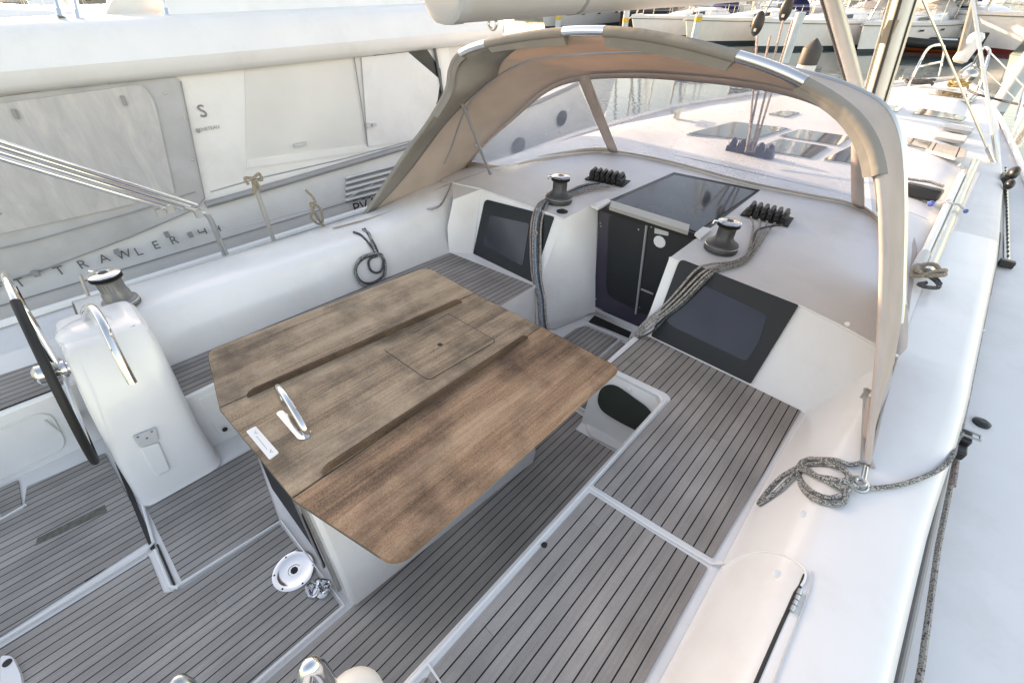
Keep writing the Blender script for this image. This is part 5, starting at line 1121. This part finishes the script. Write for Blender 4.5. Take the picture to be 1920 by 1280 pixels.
# ================================================================ moored boats
def sailboat(name, label, bow, hd, L=11.5, B=3.6, fb=1.25, hull='gel', boot='boot', cover='navy', kind='sloop', mast=True, far=False, grp='boats moored across the marina', cabc='gel', flare=0.0):
    """bow: stem position at the waterline; hd: direction (deg) from bow to stern"""
    a = math.radians(hd); X = V((math.cos(a), math.sin(a), 0)); Y = V((-X.y, X.x, 0)); b0 = V((bow[0], bow[1], 0))
    def P(s, w, z): return b0+X*s+Y*w+V((0, 0, z))
    o = thing(name, label, 'sailboat' if kind == 'sloop' else 'motorboat', tuple(P(L/2, 0, 0)), grp, boat=False)
    st = [(0, .02), (.04, .16), (.1, .34), (.2, .60), (.35, .86), (.55, 1.0), (.8, .97), (1.0, .84)]
    def hull_rows(z0, z1, in0, in1):
        rows = []
        for t, w in st:
            sh_ = fb*(1.12-.25*t+.15*t*t) if kind == 'sloop' else fb*(1.3-.5*t+.2*t*t)
            def zz(f): return sh_*f
            ov = -.55*(1-t)**6*(1+flare)
            pts = []
            for f in (z1, (z0+z1)/2, z0):
                wf = w*(.80+.20*min(1, f*1.1)) if f > 0 else w*.72
                pts.append((f, wf))
            rows.append([P(t*L+ov*f, s*B/2*wf, zz(f) if f > 0 else f) for s, seq in ((1, pts), (-1, pts[::-1])) for f, wf in seq])
        return rows
    R1 = hull_rows(.12, 1.0, 0, 0); MB().loft(R1, False, True, True).build('hull', hull, o, smooth=50)
    MB().loft(hull_rows(-.5, .12, 0, 0), False, True, True).build('boot_stripe', boot, o, smooth=50)
    if not far:
        mb = MB(); mb.tube([p+V((0, 0, -.18)) for p in [r[0] for r in R1]]+[], .022, 5); mb.tube([r[5]+V((0, 0, -.18)) for r in R1], .022, 5); mb.build('rubbing_line', 'textgrey', o)
    mb = MB(); mb.loft([[r[0]+V((0, 0, .0)), r[0].lerp(r[5], .5)+V((0, 0, .06)), r[5]] for r in R1]); mb.build('deck', 'gelnon', o)
    dk = fb*1.0
    if kind == 'sloop':
        rows = []
        for t, w, h in ((.24, .22, .02), (.30, .34, .24), (.5, .52, .42), (.66, .54, .46), (.68, .52, .10)): rows.append([P(t*L, s*B/2*w*k, dk+h*q) for s, k, q in ((1, 1.1, -.1), (1, .92, .92), (1, .4, 1.08), (-1, .4, 1.08), (-1, .92, .92), (-1, 1.1, -.1))])
        cb = MB().loft(rows, False, True, True).build('cabin_top', cabc, o, smooth=40)
        mb = MB()
        for s in (1, -1):
            for t0, t1 in ((.36, .46), (.49, .56), (.59, .63)): mb.add([P(t*L, s*B/2*w*1.05, dk+h) for t, w, h in ((t0, .42, .12), (t1, .51, .12), (t1, .49, .32), (t0, .41, .25))], [(0, 1, 2, 3)])
        mb.build('cabin_windows', 'glassdk', cb)
        if not far:
            mb = MB()
            for s in (1, -1):
                for t0 in (.30, .48, .72): mb.add([P(t*L, s*B/2*(wv+.012), fb*.72+z) for t, wv, z in ((t0, .79 if t0 < .4 else .955, 0), (t0+.035, .83 if t0 < .4 else .96, 0), (t0+.035, .835 if t0 < .4 else .965, .10), (t0, .80 if t0 < .4 else .96, .10))], [(0, 1, 2, 3)])
            mb.build('hull_ports', 'glassdk', o)
        # sprayhood
        rows = []
        for t, h in ((.62, .40), (.66, .85), (.74, .95)): rows.append([P(t*L, B/2*.55*math.cos(u), dk+.1+h*math.sin(u)) for u in [PI*k/8 for k in range(9)]])
        MB().loft(rows).build('spray_hood', cover, o, solid=.02, smooth=60)
        MB().add([P(.70*L, .9, dk+.1), P(.95*L, .8, dk+.05), P(.95*L, -.8, dk+.05), P(.70*L, -.9, dk+.1)], [(0, 1, 2, 3)]).build('cockpit', 'teak', o)
        if mast:
            m = P(.40*L, 0, dk+.3); mh = 13.5+L*.2
            ms = MB().tube([m, m+V((0, 0, mh))], .085, 8).build('mast', 'alu', o)
            bm_ = MB(); bm_.tube([m+V((0, 0, 1.3)), P(.80*L, 0, dk+1.75)], .075, 8); bm_.build('boom', 'alu', o)
            bm_ = MB(); bm_.loft([[P(t*L, .17*math.cos(u)*k, dk+1.72+(.05 if t > .5 else 0)+.24*k*math.sin(u)+.1) for u in [2*PI*j/8 for j in range(8)]] for t, k in ((.405, 1.2), (.5, 1.1), (.65, .9), (.79, .5))], True, True, True); bm_.build('sail_cover', cover, o)
            w_ = MB()
            for e in (P(-.02*L, 0, fb*1.1), P(L*.98, 0, dk), P(.43*L, B/2*.95, dk), P(.43*L, -B/2*.95, dk)): w_.tube([e, m+V((0, 0, mh*(.98 if e.z > 0 else .6)))], .012, 4)
            w_.build('rigging', 'steel', o)
            fs = MB(); e = P(-.01*L, 0, fb*1.15); tt = m+V((0, 0, mh*.95)); fs.tube([e.lerp(tt, k/6) for k in range(7)], .07, 7, rr=[.03, .09, .085, .08, .07, .05, .03]); fs.build('furled_headsail', 'canvaslt' if cover != 'bluecv' else 'bluecv', o)
            if not far: MB().tube([P(.60*L, 0, dk+1.2), P(.995*L, .9, dk+2.0), P(.995*L, -.9, dk+2.0)], .02, 5).build('stern_arch', 'steel', o); MB().loft([[P(.66*L, B/2*.6*math.cos(u), dk+1.5+.35*math.sin(u)) for u in [PI*k/8 for k in range(9)]], [P(.95*L, B/2*.6*math.cos(u), dk+1.5+.35*math.sin(u)) for u in [PI*k/8 for k in range(9)]]]).build('bimini_canvas', cover, o, solid=.02, smooth=60)
    else:
        rows = []
        for t, w, h in ((.22, .45, .05), (.36, .62, .75), (.40, .66, 1.35), (.72, .70, 1.40), (.75, .68, .2)): rows.append([P(t*L, s*B/2*w*k, dk+h*q) for s, k, q in ((1, 1.1, -.05), (1, 1.0, .95), (1, .5, 1.04), (-1, .5, 1.04), (-1, 1.0, .95), (-1, 1.1, -.05))])
        cb = MB().loft(rows, False, True, True).build('wheelhouse', cabc, o, smooth=30)
        mb = MB()
        for s in (1, -1):
            for t0, t1 in ((.41, .49), (.51, .60), (.62, .70)): mb.add([P(t*L, s*B/2*.715, dk+h) for t, h in ((t0, .70), (t1, .70), (t1, 1.18), (t0, 1.18))], [(0, 1, 2, 3)])
        mb.add([P(.375*L, B/2*.5, dk+.92), P(.375*L, -B/2*.5, dk+.92), P(.392*L, -B/2*.5, dk+1.3), P(.392*L, B/2*.5, dk+1.3)], [(0, 1, 2, 3)])
        mb.build('wheelhouse_windows', 'glassdk', cb)
        MB().box(P(.57*L, 0, dk+1.75), (B*.62, B*.62, .10)).build('bimini_top', cover, o)
        mb = MB()
        for s in (1, -1):
            for t in (.45, .68): mb.tube([P(t*L, s*B*.25, dk+1.3), P(t*L, s*B*.25, dk+1.75)], .03, 5)
        mb.build('top_posts', 'steel', o)
    # pulpit, guard rails
    mb = MB()
    r0 = [r[0] for r in R1]; r1 = [r[5] for r in R1]
    hgt = V((0, 0, .62))
    mb.tube([r0[2]+hgt*.1, r0[2]+hgt*.9, P(-.05*L, 0, fb*1.1+.62), r1[2]+hgt*.9, r1[2]+hgt*.1], .022, 5)
    for rr_ in (r0, r1):
        mb.tube([p+hgt for p in rr_[2:]], .010, 4)
        if not far: mb.tube([p+hgt*.5 for p in rr_[2:]], .008, 4)
        for k in (3, 4, 5, 6, 7): mb.tube([rr_[k], rr_[k]+hgt], .014, 4)
    mb.build('guard_rail', 'steel', o)
    if not far: MB().tube([P(-.07*L, 0, fb*.95), P(-.03*L, 0, fb*1.15), P(.03*L, 0, fb*1.18)], .05, 6).build('anchor', 'steel', o)
    return o
sailboat('sailboat', 'white sloop with a dark cabin window, partly hidden by the sprayhood top left', sat(1190, 72, 0), 64, 11.5, 3.7, 1.25)
sailboat('sailboat', 'cream hulled sloop with navy bimini behind the yellow banded post', sat(1288, 83, 0), 62, 12, 3.8, 1.35, cover='navy', hull='gelold')
sailboat('sailboat', 'long white sloop behind the hanging pulley blocks', sat(1416, 93, 0), 60, 12.5, 3.9, 1.40, cover='canvaslt')
sailboat('sailboat', 'white yacht with bow towards the camera just left of the mast', sat(1606, 99, 0), 72, 10.5, 3.4, 1.35, cover='canvaslt')
sailboat('motorboat', 'white cruiser with black fenders right of the mast', sat(1660, 88, 0), 75, 9.5, 3.4, 1.3, kind='motor', cover='bluecv')
sailboat('sailboat', 'heavy white yacht with red and dark boot stripe at the far right', sat(1893, 103, 0), 118, 12, 4.2, 1.75, boot='red', cover='navy', flare=1.2)
sailboat('sailboat', 'black hulled yacht with a white cabin, left of the banded post', sat(1163, 62, 0)+V((0, 0, 0)), 100, 12, 3.9, 1.45, hull='hullblack', cover='canvaslt')
sailboat('sailboat', 'pale grey yacht end-on beside the trawler roof', sat(1022, 54, 0), 85, 11, 3.6, 1.3, hull='ltgrey', cover='bluecv')
sailboat('motorboat', 'white flybridge cruiser behind the heavy yacht at right', sat(1845, 70, 0), 95, 12, 4.2, 1.7, kind='motor', cover='gel')
labs = ['white sloop with blue sail cover in the second row of the marina', 'cream sloop in the second row, behind the black hulled yacht', 'white motor cruiser in the second row of the marina', 'white yacht with navy canvas in the second row', 'grey hulled yacht in the second row', 'small white sloop in the second row near the mast', 'white cruiser with blue canopy in the second row at right', 'cream yacht in the second row at far right', 'dark hulled yacht in the second row, far left']
hulls = ['gel', 'gelold', 'gel', 'gel', 'ltgrey', 'gel', 'gel', 'gelold', 'hullblack']
covs = ['bluecv', 'canvaslt', 'gel', 'navy', 'canvas', 'navy', 'bluecv', 'canvas', 'navy']
xs = [1235, 1130, 1340, 1440, 1530, 1600, 1715, 1800, 1085]
for i in range(9):
    d = sray(xs[i], 20); t = 56/d.y; b = CS+d*t
    sailboat('sailboat' if i not in (2, 6) else 'motorboat', labs[i], (b.x, 53+random.uniform(-.5, .5)), 90+random.uniform(-4, 4), random.uniform(9.5, 12), 3.5, random.uniform(1.2, 1.5), hull=hulls[i], cover=covs[i], kind='motor' if i in (2, 6) else 'sloop', far=True)
for i in range(22):
    x = -72+i*4.6+random.uniform(-.6, .6); rowY = 72 if i % 2 else 84
    sailboat('sailboat', 'distant white sailboat in the far rows of the marina', (x if i % 2 else x-3, rowY-(.0)), 90, random.uniform(9, 12), 3.3, random.uniform(1.1, 1.4), hull=random.choice(['gel', 'gel', 'gelold']), cover=random.choice(['navy', 'bluecv', 'canvas', 'canvaslt']), far=True, grp='distant boats in the far rows')
# boats and palms seen over the trawler to the left
for i, (px, dd, lb) in enumerate(((60, 62, 'white boat seen over the trawler roof, far left'), (225, 70, 'white cruiser seen over the trawler roof between the steel posts'), (300, 58, 'white boat with dark cover seen over the trawler roof'))):
    d = sray(px, 10); d = d/math.hypot(d.x, d.y); b = CS+d*dd
    sailboat('motorboat', lb, (b.x, b.y), 160, 11, 3.8, 1.5, kind='motor', cover=['navy', 'gel', 'navy'][i], far=True, grp='boats seen over the trawler')
def palm(b, h, label):
    o = thing('palm_tree', label, 'palm tree', tuple(b), 'palm trees on the quay', boat=False)
    MB().tube([b, b+V((.1, .1, h*.5)), b+V((.3, 0, h))], .22, 8, rr=[.3, .22, .18]).build('trunk', 'bark', o)
    mb = MB(); c = b+V((.3, 0, h))
    for k in range(46):
        a = random.uniform(0, 2*PI); e = random.uniform(-.6, 1.2); L_ = random.uniform(1.6, 2.6); u = V((math.cos(a)*math.cos(e), math.sin(a)*math.cos(e), math.sin(e))); s = V((-math.sin(a), math.cos(a), 0))
        pts = [c+u*L_*t+V((0, 0, -1.4*t*t)) for t in (0, .25, .5, .75, 1)]
        for j in range(4):
            for q in range(3):
                p = pts[j].lerp(pts[j+1], q/3); ll = .5*(1-.5*j/4)
                for sg in (1, -1): mb.add([p, p+s*sg*ll+V((0, 0, -.25))+u*.25, p+u*.12], [(0, 1, 2)])
    mb.build('crown', 'leaf', o, smooth=0)
for i, (px, dd) in enumerate(((205, 96), (165, 100), (245, 104), (330, 98), (352, 101))):
    d = sray(px, 0); d = d/math.hypot(d.x, d.y); b = CS+d*dd; palm(V((b.x, b.y, 1.4)), random.uniform(3.5, 5), ['palm tree in the middle of the gap over the trawler roof', 'palm tree left of the middle over the trawler roof', 'palm tree right of the middle over the trawler roof', 'palm tree near the flybridge, left one of two', 'palm tree nearest the flybridge coaming'][i])
def house(c, sx_, sy_, h, label):
    o = thing('waterfront_building', label, 'building', tuple(c), 'buildings behind the quay', boat=False); c = V(c)
    MB().box(c+V((0, 0, h/2)), (sx_, sy_, h)).build('wall', 'wallw', o)
    MB().loft([[c+V((-sx_/2-.4, -sy_/2-.4, h)), c+V((-sx_/2-.4, sy_/2+.4, h))], [c+V((0, -sy_/2-.4, h+1.6)), c+V((0, sy_/2+.4, h+1.6))], [c+V((sx_/2+.4, -sy_/2-.4, h)), c+V((sx_/2+.4, sy_/2+.4, h))]]).build('roof', 'roof', o, solid=.2)
    for k in range(int(sx_/3)):
        for l in range(int(h/3)):
            MB().box(c+V((-sx_/2+1.5+3*k, -sy_/2-.02, 1.7+3*l)), (1.2, .08, 1.3)).build('window', 'glassdk', o)
for i, (x, y, a, b, h) in enumerate(((-85, 160, 22, 10, 6), (-55, 162, 18, 10, 9), (-28, 161, 24, 10, 6), (2, 163, 20, 10, 7), (-124, 20, 10, 24, 6), (-126, 60, 12, 20, 7))):
    house((x, y, 1.4), a, b, h, ['low building on the quay, farthest left of the row', 'taller building on the quay, second from left', 'wide low building in the middle of the quay', 'building at the right end of the quay', 'building beyond the trawler, nearer one', 'building beyond the trawler, farther one'][i])
# inflatable dinghy
b = sat(1742, 97, 0); a = math.radians(20); X = V((math.cos(a), math.sin(a), 0)); Yv = V((-X.y, X.x, 0)); b.z = 0
dg = thing('inflatable_dinghy', 'black and red inflatable dinghy floating off the bow', 'dinghy', tuple(b), boat=False)
def DP(s, w, z): return b+X*s+Yv*w+V((0, 0, z))
MB().tube(catmull([DP(2.0, .75, .42), DP(0, .8, .42), DP(-1.6, .62, .50), DP(-2.35, 0, .62), DP(-1.6, -.62, .50), DP(0, -.8, .42), DP(2.0, -.75, .42)], 6), .24, 12).build('inflated_tube', 'rubber', dg)
MB().loft([[DP(2.0, w*.9, z) for w, z in ((-1, .42), (-.5, .02), (0, -.1), (.5, .02), (1, .42))], [DP(-1.2, w*.7, z+.08) for w, z in ((-1, .42), (-.5, .02), (0, -.1), (.5, .02), (1, .42))], [DP(-2.1, w*.1, .5) for w in (-1, -.5, 0, .5, 1)]]).build('hull_bottom', 'orange', dg, solid=.02)
MB().box(DP(.6, 0, .5), (.9, .8, .3)).build('seat', 'white', dg, bevel=.03)
MB().box(DP(2.2, 0, .65), (.35, .4, .7)).build('outboard_motor', 'rubber', dg, bevel=.05)

# ================================================================ fit the yacht frame onto the water frame, camera, light
T4 = Matrix.Translation(CS) @ MB2S.to_4x4() @ Matrix.Translation(-C0)
bpy.context.view_layer.update()
for o in BOATROOTS: o.matrix_world = T4 @ o.matrix_world
cam = bpy.data.cameras.new('camera'); co = bpy.data.objects.new('camera', cam); COL.objects.link(co)
cam.sensor_width = 36; cam.lens = F/W0*36; cam.clip_end = 2000; cam.clip_start = .05
Rm = Matrix((r2, -dn*1, -fw)).transposed()
Rm = Matrix((r2, -d2, -fw)).transposed()
co.matrix_world = T4 @ (Matrix.Translation(C0) @ Rm.to_4x4())
sc.camera = co
SUN_AZ, SUN_EL = math.radians(-86), math.radians(13)      # azimuth from +Y towards +X
sd = V((math.sin(SUN_AZ)*math.cos(SUN_EL), math.cos(SUN_AZ)*math.cos(SUN_EL), math.sin(SUN_EL)))
sl = bpy.data.lights.new('sun', 'SUN'); sl.energy = 2.1; sl.angle = math.radians(.6); sl.color = (1, .90, .76)
so = bpy.data.objects.new('sun', sl); COL.objects.link(so); so.rotation_euler = sd.to_track_quat('Z', 'Y').to_euler()
w = bpy.data.worlds.new('World'); sc.world = w; w.use_nodes = True; nt = w.node_tree
sk = nt.nodes.new('ShaderNodeTexSky'); sk.sky_type = 'NISHITA'; sk.sun_disc = False; sk.sun_elevation = SUN_EL; sk.sun_rotation = SUN_AZ; sk.air_density = 1.0; sk.dust_density = 1.0; sk.ozone_density = 1.0
nt.links.new(sk.outputs[0], nt.nodes['Background'].inputs[0]); nt.nodes['Background'].inputs[1].default_value = .15
sc.view_settings.view_transform = 'Standard'; sc.view_settings.look = 'None'; sc.view_settings.exposure = 2.22; sc.view_settings.gamma = 1; sc.view_settings.use_white_balance = True; sc.view_settings.white_balance_temperature = 9400; sc.view_settings.white_balance_tint = 21
sc.cycles.max_bounces = 8; sc.cycles.transparent_max_bounces = 16; sc.cycles.use_denoising = True
